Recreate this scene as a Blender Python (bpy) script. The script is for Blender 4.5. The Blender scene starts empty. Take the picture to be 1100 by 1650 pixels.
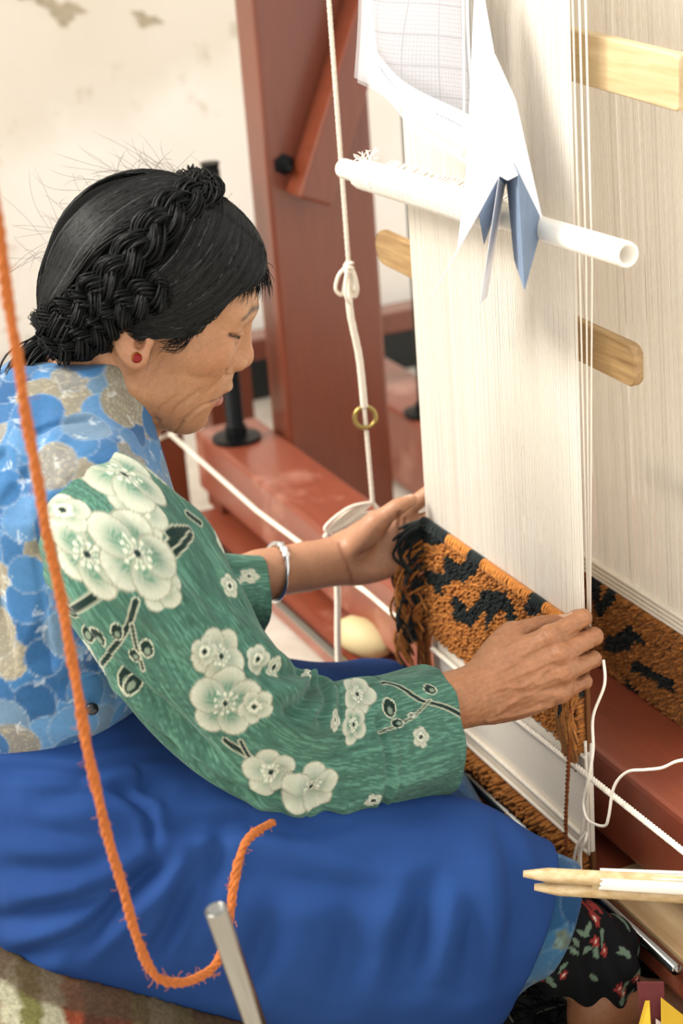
import bpy, bmesh, math, random
import numpy as np
from mathutils import Matrix, Vector
from math import sin, cos, pi, radians
rng = np.random.default_rng(7); random.seed(7)
scn = bpy.context.scene
COL = scn.collection

# ------------------------------------------------------------------ camera
CAM_LOC = np.array([1.5663, -0.8377, 1.1853])
PITCH, ROLL, YAW = radians(21.9), radians(4.4), radians(22.8)
_h = np.array([-cos(YAW), sin(YAW), 0]); _r0 = np.array([sin(YAW), cos(YAW), 0]); _z = np.array([0, 0, 1.])
_F = cos(PITCH)*_h - sin(PITCH)*_z; _U0 = sin(PITCH)*_h + cos(PITCH)*_z
_R = cos(ROLL)*_r0 - sin(ROLL)*_U0; _U = sin(ROLL)*_r0 + cos(ROLL)*_U0
cam_d = bpy.data.cameras.new('camera'); cam = bpy.data.objects.new('camera', cam_d); COL.objects.link(cam)
cam_d.sensor_fit = 'VERTICAL'; cam_d.sensor_height = 36.0; cam_d.lens = 36.0*3000/1650
cam_d.clip_start = 0.05; cam_d.clip_end = 60
_m = Matrix.Identity(4)
for i in range(3):
    _m[i][0] = _R[i]; _m[i][1] = _U[i]; _m[i][2] = -_F[i]; _m[i][3] = CAM_LOC[i]
cam.matrix_world = _m
cam_d.dof.use_dof = True; cam_d.dof.focus_distance = 1.74; cam_d.dof.aperture_fstop = 5.0
scn.camera = cam
# ------------------------------------------------------------------ light
scn.view_settings.view_transform = 'Standard'; scn.view_settings.look = 'None'
scn.view_settings.gamma = 1.0; scn.view_settings.use_curve_mapping = False
scn.view_settings.exposure = 0.72
w = bpy.data.worlds.new('world'); scn.world = w; w.use_nodes = True
bg = w.node_tree.nodes['Background']; bg.inputs[0].default_value = (1.0, 0.965, 0.91, 1); bg.inputs[1].default_value = 1.0
sun_d = bpy.data.lights.new('sun', 'SUN'); sun = bpy.data.objects.new('sun', sun_d); COL.objects.link(sun)
sun_d.energy = 3.5; sun_d.angle = radians(28); sun_d.color = (1.0, 0.94, 0.85)
sun.rotation_euler = Vector((0.24, 0.68, -0.69)).to_track_quat('-Z', 'Y').to_euler()

# ------------------------------------------------------------------ mesh helpers
def tag(o, label=None, cat=None, group=None, kind=None):
    if label: o['label'] = label
    if cat: o['category'] = cat
    if group: o['group'] = group
    if kind: o['kind'] = kind
    return o

def empty(name, loc=(0, 0, 0), label=None, cat=None, group=None, kind=None):
    o = bpy.data.objects.new(name, None); COL.objects.link(o); o.location = loc; o.empty_display_size = .05
    return tag(o, label, cat, group, kind)

def link(name, me, mat=None, parent=None):
    o = bpy.data.objects.new(name, me); COL.objects.link(o)
    if mat is not None and len(me.materials) == 0: me.materials.append(mat)
    if parent is not None:
        o.parent = parent
        o.matrix_parent_inverse = Matrix.Translation(-_wloc(parent))
    return o

def _wloc(o):
    v = Vector(o.location)
    if o.parent is not None: v = v + Vector((0, 0, 0))
    return v

def mesh(name, V, Fc, mat=None, parent=None, smooth=True, col=None, attrs=None):
    V = np.asarray(V, dtype=np.float32).reshape(-1, 3)
    me = bpy.data.meshes.new(name)
    if isinstance(Fc, np.ndarray):
        n = Fc.shape[1]; nf = len(Fc)
        me.vertices.add(len(V)); me.vertices.foreach_set('co', V.ravel())
        me.loops.add(nf*n); me.loops.foreach_set('vertex_index', Fc.astype(np.int32).ravel())
        me.polygons.add(nf); me.polygons.foreach_set('loop_start', np.arange(0, nf*n, n, dtype=np.int32))
        me.polygons.foreach_set('loop_total', np.full(nf, n, dtype=np.int32))
        me.update(calc_edges=True); me.validate()
    else:
        me.from_pydata([tuple(map(float, v)) for v in V], [], Fc); me.update()
    if col is not None:
        c = np.ones((len(V), 4), np.float32); c[:, :3] = col
        a = me.color_attributes.new('Col', 'FLOAT_COLOR', 'POINT'); a.data.foreach_set('color', c.ravel())
    if attrs:
        for k, v in attrs.items():
            a = me.attributes.new(k, 'FLOAT', 'POINT'); a.data.foreach_set('value', np.asarray(v, np.float32))
    if smooth: me.polygons.foreach_set('use_smooth', np.ones(len(me.polygons), bool))
    return link(name, me, mat, parent)

class MB:
    """collects vertices and faces of one part"""
    def __init__(s): s.V = []; s.F = []; s.C = []; s.n = 0
    def add(s, V, Fc, col=None):
        V = np.asarray(V, float).reshape(-1, 3)
        s.V.append(V)
        s.F += [tuple(int(i)+s.n for i in f) for f in Fc]
        if col is not None: s.C.append(np.broadcast_to(np.asarray(col, float), (len(V), 3)))
        s.n += len(V); return s
    def build(s, name, mat, parent=None, smooth=True):
        return mesh(name, np.concatenate(s.V), s.F, mat, parent, smooth, np.concatenate(s.C) if s.C else None)

def box(x0, x1, y0, y1, z0, z1, bevel=0.004, seg=2):
    bm = bmesh.new(); bmesh.ops.create_cube(bm, size=1)
    for v in bm.verts:
        v.co = Vector(((x0+x1)/2+v.co.x*(x1-x0), (y0+y1)/2+v.co.y*(y1-y0), (z0+z1)/2+v.co.z*(z1-z0)))
    if bevel: bmesh.ops.bevel(bm, geom=bm.edges[:], offset=bevel, segments=seg, affect='EDGES', profile=.6)
    bm.verts.index_update()
    V = [tuple(v.co) for v in bm.verts]; Fc = [tuple(v.index for v in f.verts) for f in bm.faces]; bm.free()
    return np.array(V), Fc

def boxobj(name, dims, mat, parent=None, bevel=.004, rot=None, piv=None):
    V, Fc = box(*dims, bevel=bevel)
    if rot is not None:
        p = np.array(piv); V = (V-p) @ np.array(rot).T + p
    o = mesh(name, V, Fc, mat, parent, smooth=False); return o

def spline(P, n=8, closed=False):
    P = np.asarray(P, float); m = len(P); out = []
    for i in range(m-1):
        p0 = P[max(i-1, 0)]; p1 = P[i]; p2 = P[i+1]; p3 = P[min(i+2, m-1)]
        for t in np.arange(n)/n:
            out.append(.5*((2*p1)+(-p0+p2)*t+(2*p0-5*p1+4*p2-p3)*t*t+(-p0+3*p1-3*p2+p3)*t**3))
    out.append(P[-1]); return np.array(out)

def frames(P):
    T = np.gradient(P, axis=0); T /= np.linalg.norm(T, axis=1)[:, None]+1e-12
    N = np.zeros_like(P); a = np.array([0, 0, 1.]) if abs(T[0][2]) < .9 else np.array([1., 0, 0])
    n = np.cross(T[0], a); n /= np.linalg.norm(n); N[0] = n
    for i in range(1, len(P)):
        n = N[i-1]-T[i]*np.dot(N[i-1], T[i]); N[i] = n/(np.linalg.norm(n)+1e-12)
    return T, N, np.cross(T, N)

def tube(P, r, sides=8, caps=True):
    P = np.asarray(P, float); T, N, B = frames(P); r = np.broadcast_to(np.asarray(r, float), (len(P),))
    a = np.arange(sides)/sides*2*pi
    V = (P[:, None]+r[:, None, None]*(np.cos(a)[None, :, None]*N[:, None]+np.sin(a)[None, :, None]*B[:, None])).reshape(-1, 3)
    Fc = []
    for i in range(len(P)-1):
        for j in range(sides):
            k = (j+1) % sides
            Fc.append((i*sides+j, i*sides+k, (i+1)*sides+k, (i+1)*sides+j))
    if caps: Fc += [tuple(range(sides))[::-1], tuple(range((len(P)-1)*sides, len(P)*sides))]
    return V, Fc

def rope(P, r, pitch, strands=3, sides=5, jitter=0.0):
    """a twisted cord: strands wound round a path"""
    P = np.asarray(P, float); L = np.r_[0, np.cumsum(np.linalg.norm(np.diff(P, axis=0), axis=1))]
    n = max(int(L[-1]/pitch*8), 6); s = np.linspace(0, L[-1], n)
    Q = np.stack([np.interp(s, L, P[:, i]) for i in range(3)], 1); T, N, B = frames(Q); mb = MB()
    for k in range(strands):
        a = s/pitch*2*pi+k*2*pi/strands
        rr = r*.52*(1+jitter*np.sin(s*173+k*2.1)*np.sin(s*61+k))
        C_ = Q+rr[:, None]*(np.cos(a)[:, None]*N+np.sin(a)[:, None]*B)
        mb.add(*tube(C_, r*.56, sides))
    return mb

def lathe(prof, n=24, axis_o=(0, 0, 0), axis=(0, 0, 1)):
    prof = np.asarray(prof, float); ax = np.array(axis, float); ax /= np.linalg.norm(ax)
    u = np.cross(ax, [1, 0, 0] if abs(ax[0]) < .9 else [0, 1, 0]); u /= np.linalg.norm(u); v = np.cross(ax, u)
    a = np.arange(n)/n*2*pi; V = []
    for r, z in prof:
        V.append(np.array(axis_o)+z*ax+r*(np.cos(a)[:, None]*u+np.sin(a)[:, None]*v))
    Fc = []
    for i in range(len(prof)-1):
        for j in range(n):
            k = (j+1) % n; Fc.append((i*n+j, i*n+k, (i+1)*n+k, (i+1)*n+j))
    Fc += [tuple(range(n))[::-1], tuple(range((len(prof)-1)*n, len(prof)*n))]
    return np.concatenate(V), Fc

def hash2(i, j, s=0):
    x = np.sin(i*127.1+j*311.7+s*74.7)*43758.5453; return x-np.floor(x)

def vnoise(x, y, s=0):
    xi = np.floor(x); yi = np.floor(y); fx = x-xi; fy = y-yi; fx = fx*fx*(3-2*fx); fy = fy*fy*(3-2*fy)
    return (hash2(xi, yi, s)*(1-fx)+hash2(xi+1, yi, s)*fx)*(1-fy)+(hash2(xi, yi+1, s)*(1-fx)+hash2(xi+1, yi+1, s)*fx)*fy

def noise3(p, f=1., s=0.):
    p = p*f
    return (np.sin(p[:, 0]*1.7+1.3*np.sin(p[:, 1]*1.1+s)+s)+np.sin(p[:, 1]*1.9+1.1*np.sin(p[:, 2]*1.3+2+s))+np.sin(p[:, 2]*2.1+1.2*np.sin(p[:, 0]*.9+4+s)))/3

def inpoly(x, y, poly):
    poly = np.asarray(poly, float); c = np.zeros(x.shape, bool); j = len(poly)-1
    for i in range(len(poly)):
        xi, yi = poly[i]; xj, yj = poly[j]
        c ^= ((yi > y) != (yj > y)) & (x < (xj-xi)*(y-yi)/(yj-yi+1e-12)+xi); j = i
    return c

def sstep(a, b, x):
    t = np.clip((x-a)/(b-a), 0, 1); return t*t*(3-2*t)

# ------------------------------------------------------------------ materials
MATS = {}
def srgb(h):
    c = [int(h[i:i+2], 16)/255 for i in (0, 2, 4)]
    l = [x/12.92 if x <= .04045 else ((x+.055)/1.055)**2.4 for x in c]
    t = min(max((min(l)-.40)/.30, 0), 1); k = .74+.26*t            # the exposure is set for the whites; mid tones sit a little lower
    return tuple(x*k for x in l)

class NT:
    def __init__(s, name):
        s.m = bpy.data.materials.new(name); s.m.use_nodes = True; s.t = s.m.node_tree
        s.b = s.t.nodes['Principled BSDF']; s.out = s.t.nodes['Material Output']; MATS[name] = s.m
    def n(s, typ, **kw):
        x = s.t.nodes.new(typ)
        for k, v in kw.items():
            if isinstance(k, str) and k.startswith('i_'):
                kk = k[2:]; x.inputs[int(kk) if kk.isdigit() else kk.replace('_', ' ')].default_value = v
            else: setattr(x, k, v)
        return x
    def l(s, a, b): s.t.links.new(a, b)
    def coords(s, scale=(1, 1, 1), kind='Object'):
        tc = s.n('ShaderNodeTexCoord'); mp = s.n('ShaderNodeMapping'); mp.inputs['Scale'].default_value = scale
        s.l(tc.outputs[kind], mp.inputs[0]); return mp.outputs[0]
    def noise(s, vec, scale, detail=4, rough=.55):
        x = s.n('ShaderNodeTexNoise'); x.inputs['Scale'].default_value = scale; x.inputs['Detail'].default_value = detail
        x.inputs['Roughness'].default_value = rough; s.l(vec, x.inputs['Vector']); return x.outputs[0]
    def ramp(s, fac, stops):
        x = s.n('ShaderNodeValToRGB'); e = x.color_ramp.elements
        while len(e) < len(stops): e.new(.5)
        for el, (p, c) in zip(e, stops): el.position = p; el.color = (*c[:3], 1)
        s.l(fac, x.inputs[0]); return x.outputs[0]
    def mix(s, fac, a, b, mode='MIX'):
        x = s.n('ShaderNodeMix', data_type='RGBA', blend_type=mode)
        for v, i in ((fac, 0), (a, 6), (b, 7)):
            if hasattr(v, 'is_linked') or hasattr(v, 'links'): s.l(v, x.inputs[i])
            else: x.inputs[i].default_value = v if i == 0 else (*v[:3], 1)
        return x.outputs[2]
    def attr(s, name='Col'):
        x = s.n('ShaderNodeAttribute'); x.attribute_name = name; return x.outputs[0]
    def base(s, c):
        if hasattr(c, 'links'): s.l(c, s.b.inputs['Base Color'])
        else: s.b.inputs['Base Color'].default_value = (*c[:3], 1)
    def bump(s, h, strength=.3, dist=.002):
        x = s.n('ShaderNodeBump'); x.inputs['Strength'].default_value = strength; x.inputs['Distance'].default_value = dist
        s.l(h, x.inputs['Height']); s.l(x.outputs[0], s.b.inputs['Normal'])
    def set(s, **kw):
        for k, v in kw.items(): s.b.inputs[k.replace('_', ' ')].default_value = v
        return s

def simple(name, c, rough=.6, metal=0, noise=0, nscale=30, bump=0, bscale=200, scale=(1, 1, 1)):
    t = NT(name); c = srgb(c) if isinstance(c, str) else c
    v = t.coords(scale)
    if noise:
        t.base(t.ramp(t.noise(v, nscale), [(.25, tuple(x*(1-noise) for x in c)), (.75, tuple(min(1, x*(1+noise*.6)) for x in c))]))
    else: t.base(c)
    t.set(Roughness=rough, Metallic=metal)
    if bump: t.bump(t.noise(v, bscale, 3), bump, .001)
    return t.m

def wood(name, c1, c2, scale, rough=.5, bump=.15):
    t = NT(name); v = t.coords(scale); n1 = t.noise(v, 3, 6, .6); n2 = t.noise(t.coords((1, 1, 1)), 9, 3)
    c = t.ramp(n1, [(.3, srgb(c1)), (.7, srgb(c2))]); d = t.ramp(n2, [(.3, (.62, .6, .58)), (.6, (1, 1, 1))])
    t.base(t.mix(.5, c, d, 'MULTIPLY')); t.set(Roughness=rough); t.bump(n1, bump, .001); return t.m

def painted(name, c, worn, rough=.38, amount=.62):
    """gloss red paint, scuffed"""
    t = NT(name); v = t.coords((1, 1, 1)); n1 = t.noise(v, 7, 6, .62); n2 = t.noise(t.coords((3, 30, 3)), 4, 4)
    c0 = t.ramp(n2, [(.3, tuple(x*.82 for x in srgb(c))), (.7, srgb(c))])
    f = t.ramp(n1, [(amount, (0, 0, 0)), (amount+.16, (1, 1, 1))])
    t.base(t.mix(f, c0, srgb(worn))); t.set(Roughness=rough); t.bump(n1, .08, .002); return t.m

def attrmat(name, rough=.8, bump=0, bscale=800, sheen=0, var=0, sss=0):
    t = NT(name); c = t.attr('Col'); v = t.coords()
    if var:
        c = t.mix(1.0, c, t.ramp(t.noise(v, 260, 3), [(.3, (1-var,)*3), (.7, (1+var*.5,)*3)]), 'MULTIPLY')
    t.base(c); t.set(Roughness=rough); t.b.inputs['Specular IOR Level'].default_value = .12
    if sheen: t.set(Sheen_Weight=sheen, Sheen_Roughness=.5)
    if bump: t.bump(t.noise(v, bscale, 2), bump, .0006)
    if sss: t.set(Subsurface_Weight=sss, Subsurface_Scale=.006); t.b.inputs['Subsurface Radius'].default_value = (1, .35, .2)
    return t.m

# ------------------------------------------------------------------ signed-distance modelling
def ell(c, r, rot=None):
    c = np.array(c, float); r = np.array(r, float); Rm = None if rot is None else np.array(rot, float)
    def f(p):
        q = p-c
        if Rm is not None: q = q @ Rm
        k0 = np.sqrt(((q/r)**2).sum(-1)); k1 = np.sqrt(((q/(r*r))**2).sum(-1))+1e-9
        return np.where(k0 < 1e-4, -r.min(), k0*(k0-1)/k1)
    return f
def cone(a, b, ra, rb):
    a = np.array(a, float); b = np.array(b, float); ab = b-a; l2 = ab@ab+1e-12
    def f(p):
        q = p-a; t = np.clip((q@ab)/l2, 0, 1); d = q-t[..., None]*ab
        return np.sqrt((d*d).sum(-1))-(ra+(rb-ra)*t)
    return f
def chain(P, R):
    fs = [cone(P[i], P[i+1], R[i], R[i+1]) for i in range(len(P)-1)]
    def f(p):
        d = fs[0](p)
        for g in fs[1:]: d = np.minimum(d, g(p))
        return d
    return f
def sym(f):
    def g(p):
        q = p.copy(); q[..., 0] = np.abs(q[..., 0]); return f(q)
    return g
def xf(f, M, T):
    M = np.array(M); T = np.array(T)
    return lambda p: f((p-T) @ M)

def sdf_eval(prims, P, cull=None):
    d = np.full(P.shape[:-1], 1.0, np.float64)
    for f, k, op in prims:
        if cull is not None and op != 'i':
            cen, hd = cull; m = f(cen) < hd+k+.004 if op == 'u' else np.abs(f(cen)) < hd+k+.004
            if op == 's': m |= f(cen) < 0
            if not m.any(): continue
            p = P[m]; dd = d[m]
        else: m = Ellipsis; p = P; dd = d
        e = f(p)
        if op == 'u':
            if k > 0:
                h = np.clip(.5+.5*(dd-e)/k, 0, 1); dd = dd*(1-h)+e*h-k*h*(1-h)
            else: dd = np.minimum(dd, e)
        elif op == 's':
            if k > 0:
                h = np.clip(.5-.5*(dd+e)/k, 0, 1); dd = dd*(1-h)-e*h+k*h*(1-h)
            else: dd = np.maximum(dd, -e)
        elif op == 'i': dd = np.maximum(dd, e)
        d[m] = dd
    return d

def surface(prims, lo, hi, h, B=12):
    lo = np.array(lo, float); hi = np.array(hi, float)
    nb = np.ceil((hi-lo)/h/B).astype(int); n = nb*B
    ii = np.stack(np.meshgrid(*[np.arange(k) for k in nb], indexing='ij'), -1).reshape(-1, 3)
    cen = lo+(ii+.5)*B*h; hd = B*h*.5*math.sqrt(3)
    dc = sdf_eval(prims, cen); keep = np.abs(dc) < hd*1.5+.006
    G = np.repeat(np.repeat(np.repeat(np.where(dc < 0, -1., 1.).reshape(nb), B, 0), B, 1), B, 2).astype(np.float32)
    off = np.stack(np.meshgrid(*[np.arange(B)]*3, indexing='ij'), -1).reshape(-1, 3)
    kb = ii[keep]
    for s in range(0, len(kb), 400):
        b = kb[s:s+400]; g = b[:, None]*B+off[None]; P = lo+g*h
        c = lo+(b+.5)*B*h
        d = sdf_eval(prims, P, (c, hd))
        G[g[..., 0], g[..., 1], g[..., 2]] = d
    # naive surface nets
    S = G < 0; nx, ny, nz = G.shape
    acc = np.zeros((nx-1, ny-1, nz-1), bool)
    cnt = np.zeros_like(acc, dtype=np.int8)
    for dx in (0, 1):
        for dy in (0, 1):
            for dz in (0, 1): cnt += S[dx:nx-1+dx, dy:ny-1+dy, dz:nz-1+dz]
    cell = (cnt > 0) & (cnt < 8); ci = np.argwhere(cell)
    idx = np.full(cell.shape, -1, np.int64); idx[cell] = np.arange(len(ci))
    pos = np.zeros((len(ci), 3)); num = np.zeros(len(ci))
    for ax in range(3):
        o = [k for k in range(3) if k != ax]
        for a in (0, 1):
            for b in (0, 1):
                p0 = ci.copy(); p0[:, o[0]] += a; p0[:, o[1]] += b; p1 = p0.copy(); p1[:, ax] += 1
                g0 = G[tuple(p0.T)]; g1 = G[tuple(p1.T)]; m = (g0 < 0) != (g1 < 0)
                t = np.where(m, g0/(g0-g1+1e-12), 0); q = p0.astype(float); q[:, ax] += t
                pos += np.where(m[:, None], q, 0); num += m
    V = lo+pos/num[:, None]*h
    Q = []
    for ax in range(3):
        o = [(ax+1) % 3, (ax+2) % 3]
        sl0 = [slice(1, -1)]*3; sl0[ax] = slice(0, -1); sl1 = [slice(1, -1)]*3; sl1[ax] = slice(1, None)
        a = S[tuple(sl0)]; b = S[tuple(sl1)]
        e = np.argwhere(a != b); sgn = a[tuple(e.T)]
        c = e.copy()
        for k in range(3):
            if k != ax: c[:, k] += 1
        def at(d0, d1):
            k = c.copy(); k[:, o[0]] += d0; k[:, o[1]] += d1; return idx[tuple(k.T)]
        q = np.stack([at(-1, -1), at(0, -1), at(0, 0), at(-1, 0)], 1)
        q[~sgn] = q[~sgn][:, ::-1]; Q.append(q)
    Q = np.concatenate(Q); Q = Q[(Q >= 0).all(1)]
    return V, Q

def vnormals(V, Q):
    n = np.cross(V[Q[:, 2]]-V[Q[:, 0]], V[Q[:, 3]]-V[Q[:, 1]]); N = np.zeros_like(V)
    for k in range(4): np.add.at(N, Q[:, k], n)
    return N/(np.linalg.norm(N, axis=1)[:, None]+1e-12)

def lap(V, Q, it=2, lam=.5):
    e = np.concatenate([Q[:, [0, 1]], Q[:, [1, 2]], Q[:, [2, 3]], Q[:, [3, 0]]]); e = np.concatenate([e, e[:, ::-1]])
    deg = np.bincount(e[:, 0], minlength=len(V)).astype(float)+1e-9
    for _ in range(it):
        S_ = np.stack([np.bincount(e[:, 0], weights=V[e[:, 1], k], minlength=len(V)) for k in range(3)], 1)
        V = V+(S_/deg[:, None]-V)*lam
    return V

def seg_dist(p, a, b):
    a = np.array(a, float); b = np.array(b, float); ab = b-a; t = np.clip(((p-a)@ab)/(ab@ab+1e-12), 0, 1)
    return np.linalg.norm(p-(a+t[:, None]*ab), axis=1), t
def line_dist(p, L):
    d = np.full(len(p), 9.); tt = np.zeros(len(p)); m = len(L)-1
    for i in range(m):
        e, t = seg_dist(p, L[i], L[i+1]); u = e < d; d[u] = e[u]; tt[u] = (i+t[u])/m
    return d, tt

# ================================================================== setting
def build_setting():
    t = NT('plaster'); v = t.coords(); n1 = t.noise(v, 2.2, 5, .6); n2 = t.noise(v, 9, 5, .65)
    base = t.ramp(n1, [(.3, srgb('eee6d9')), (.62, srgb('f5f0e7'))])
    st = t.ramp(n2, [(.60, (0, 0, 0)), (.76, (1, 1, 1))])
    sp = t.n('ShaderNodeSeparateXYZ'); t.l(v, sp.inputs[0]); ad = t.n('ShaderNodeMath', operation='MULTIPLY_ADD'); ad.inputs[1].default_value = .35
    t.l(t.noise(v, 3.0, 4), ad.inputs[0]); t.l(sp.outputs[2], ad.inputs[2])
    upper_shade = t.ramp(ad.outputs[0], [(.76, (1, 1, 1)), (.86, (.86, .845, .81))])                      # shade over the upper wall, painted into the plaster colour
    t.base(t.mix(1.0, t.mix(st, base, srgb('d9cdb6')), upper_shade, 'MULTIPLY')); t.set(Roughness=.9); t.bump(n2, .25, .004)
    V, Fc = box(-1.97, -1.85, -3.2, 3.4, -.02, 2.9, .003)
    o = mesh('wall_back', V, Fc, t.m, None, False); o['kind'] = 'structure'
    # flaked patches high on the wall
    pm = simple('bare_plaster', 'cdbfa4', .95, noise=.2, nscale=60)
    for k, (yy, zz, ry, rz) in enumerate([(.12, .80, .035, .020), (.28, .765, .024, .012), (.06, .835, .02, .01), (.47, .80, .02, .012)]):
        a = np.arange(26)/26*2*pi; rr = 1+.35*np.sin(a*3+k)+.2*np.sin(a*7+2*k)+.12*np.sin(a*11)
        P = np.stack([np.full(26, -1.8485), yy+np.cos(a)*ry*rr, zz+np.sin(a)*rz*rr+.25*(np.cos(a)*ry*rr)*-1.2], 1)
        Vv = np.concatenate([P, P-np.array([.004, 0, 0])]); n = 26
        Fq = [tuple(range(n))[::-1]]+[(i, (i+1) % n, n+(i+1) % n, n+i) for i in range(n)]
        mesh('flaked_patch', Vv, Fq, pm, o, False)
    dm = simple('dark_plinth', '1d211f', .6, noise=.4, nscale=14)
    o = mesh('baseboard_back', *box(-1.85, -1.80, -3.2, 3.4, 0, .125, .006), dm, None, False); o['kind'] = 'structure'
    t = NT('concrete'); v = t.coords(); n1 = t.noise(v, 3, 6, .6); n2 = t.noise(v, 40, 4)
    t.base(t.mix(.25, t.ramp(n1, [(.3, srgb('d3c6b2')), (.7, srgb('efe7da'))]), t.ramp(n2, [(.3, (.5, .48, .45)), (.7, (1, 1, 1))]), 'MULTIPLY'))
    t.set(Roughness=.85); t.bump(n2, .2, .002)
    o = mesh('floor', *box(-1.97, 3.4, -3.2, 3.4, -.06, 0, .001), t.m, None, False); o['kind'] = 'structure'
    # pile rug the weaver's feet rest on: dark shaggy runner below the loom
build_setting()

# ================================================================== the loom
RED = painted('loom_red', '80391c', 'a3603f', .40, .68)
RED2 = painted('loom_red_dark', '6c2c1c', '8a4a36', .33, .72)
REDW = painted('loom_red_worn', '99492f', 'c98d78', .45, .56)
for _m_ in (RED, REDW): _b = _m_.node_tree.nodes['Principled BSDF']; _b.inputs['Coat Weight'].default_value = .55; _b.inputs['Coat Roughness'].default_value = .22
BLACKM = simple('black_iron', '15191b', .42, .7, bump=.2)
STEEL = simple('bright_steel', '9c9b96', .18, 1.0)
STRING = simple('cotton_string', 'efe6d6', .9, noise=.12, nscale=300)
def build_loom():
    L = empty('carpet_loom', (-.3, .1, 0), 'red painted wooden carpet loom with long beams and thick upright post', 'loom')
    boxobj('breast_beam', (-1.07, .62, .03, .135, .135, .232), REDW, L, .006)
    p = boxobj('upright_post', (-1.005, -.93, .137, .305, 0, 1.75), RED, L, .006)
    # diagonal brace bolted on the post
    a = math.atan2(.092+.01, .233)
    Rm = np.array([[1, 0, 0], [0, cos(a), sin(a)], [0, -sin(a), cos(a)]])
    V, Fc = box(-.93, -.872, .168, .222, .60, 1.35, .005); V = (V-np.array([0, .195, .625])) @ Rm.T+np.array([0, .195, .625])
    br = mesh('diagonal_brace', V, Fc, RED, L, False)
    V, Fc = lathe([(0, 0), (.016, 0), (.016, .004), (.010, .005), (.010, .014), (.005, .015), (.005, .03), (0, .03)], 6, (-.93, .163, .652), (1, -.12, 0))
    mesh('bolt', V, Fc, BLACKM, br, False)
    boxobj('rear_beam', (-1.72, .3, .42, .54, .02, .158), REDW, L, .006)
    boxobj('cross_rail', (-1.36, -1.30, .10, 1.35, .246, .284), RED, L, .004)
    boxobj('cross_rail_foot', (-1.36, -1.30, .62, .70, .0, .246), RED, L, .004)
    boxobj('cross_rail_foot', (-1.36, -1.30, .14, .22, .0, .246), RED, L, .004)
    boxobj('end_stake', (-1.20, -1.12, -.03, .03, 0, .36), RED, L, .005)
    boxobj('lower_sill', (-1.03, .62, -.012, .13, .078, .112), REDW, L, .005)
    for x in (-.99, .54): boxobj('sill_foot', (x, x+.07, .0, .125, 0, .078), RED, L, .004)
    for x in (-1.05, .55): boxobj('beam_block', (x, x+.06, .035, .13, .112, .135), RED, L, .003)
    # plywood panel set in front of the sill under the near end
    # threaded rods with flanges
    for (x, y, z0, z1, r) in ((-.985, .07, .232, .66, .0145), (-1.11, .455, .158, .86, .0135)):
        prof = [(0, 0), (.038, 0), (.038, .006), (.017, .008), (.017, .022), (r, .023)]
        n = int((z1-z0-.03)/.006)
        for i in range(n):
            z = .025+i*.006; prof += [(r, z), (r*.86, z+.003)]
        prof += [(r, z1-z0), (0, z1-z0)]
        V, Fc = lathe(prof, 18, (x, y, z0)); mesh('threaded_rod', V, Fc, BLACKM, L, False)
    # steel rod lying along the sill edge
    P = np.array([(-.95, -.018, .118), (.345, -.018, .118)])
    V, Fc = lathe([(0, 0), (.004, 0), (.0062, .003), (.0062, 1.292), (.004, 1.295), (0, 1.295)], 14, (-.95, -.020, .119), (1, 0, 0))
    o = mesh('steel_rod', V, Fc, STEEL, None); tag(o, 'thin shiny steel rod lying along the front edge of the low sill', 'rod')
    ply = wood('plywood', 'b08e62', 'd9bd92', (2, 20, 20))
    boxobj('plywood_panel', (.17, .62, -.006, .125, .112, .119), ply, L, .002)
    # taut line stretched in front of the beam, tied round the stake
    R_ = rope(np.array([(-1.10, .0, .223), (-.72, -.004, .219), (-.35, -.006, .236), (.0, -.012, .238), (.33, -.014, .247), (.64, -.014, .252)]), .0032, .014, 3, 5)
    for k in range(3):
        a = np.linspace(0, 2*pi, 25); z = .215+.012*k+.006*np.sin(a+k)
        hw = .0455
        sq = np.stack([-1.16+np.clip(np.cos(a)*hw*1.3, -hw, hw), np.clip(np.sin(a)*.045, -.0345, .0345), z], 1)
        R_.add(*tube(sq, .0028, 5))
    R_.add(*tube(spline([(-1.10, -.03, .225), (-1.085, -.04, .245), (-1.07, -.03, .235), (-1.09, -.02, .22)], 6), .0028, 5))
    o = R_.build('taut_line', STRING); tag(o, 'white string stretched along the loom beam and tied at its far end', 'string')
build_loom()

# ================================================================== warps and carpets
WARP = NT('warp_cotton'); _v = WARP.coords((1, 1, .02)); WARP.base(WARP.ramp(WARP.noise(_v, 900, 2), [(.2, srgb('f9f2e6')), (.7, srgb('fffbf4'))])); WARP.set(Roughness=.85)
_tr = WARP.n('ShaderNodeBsdfTranslucent'); _tr.inputs[0].default_value = (.99, .96, .90, 1); _mx = WARP.n('ShaderNodeMixShader'); _mx.inputs[0].default_value = .42
WARP.l(WARP.b.outputs[0], _mx.inputs[1]); WARP.l(_tr.outputs[0], _mx.inputs[2]); WARP.l(_mx.outputs[0], WARP.out.inputs[0]); WARP = WARP.m   # thin cotton lets light through
WARP2 = simple('woven_cotton', 'f0e7d8', .9, noise=.10, nscale=500, bump=.5, bscale=900)
PILE = attrmat('wool_pile', .92, var=.35, sheen=.15)

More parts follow.
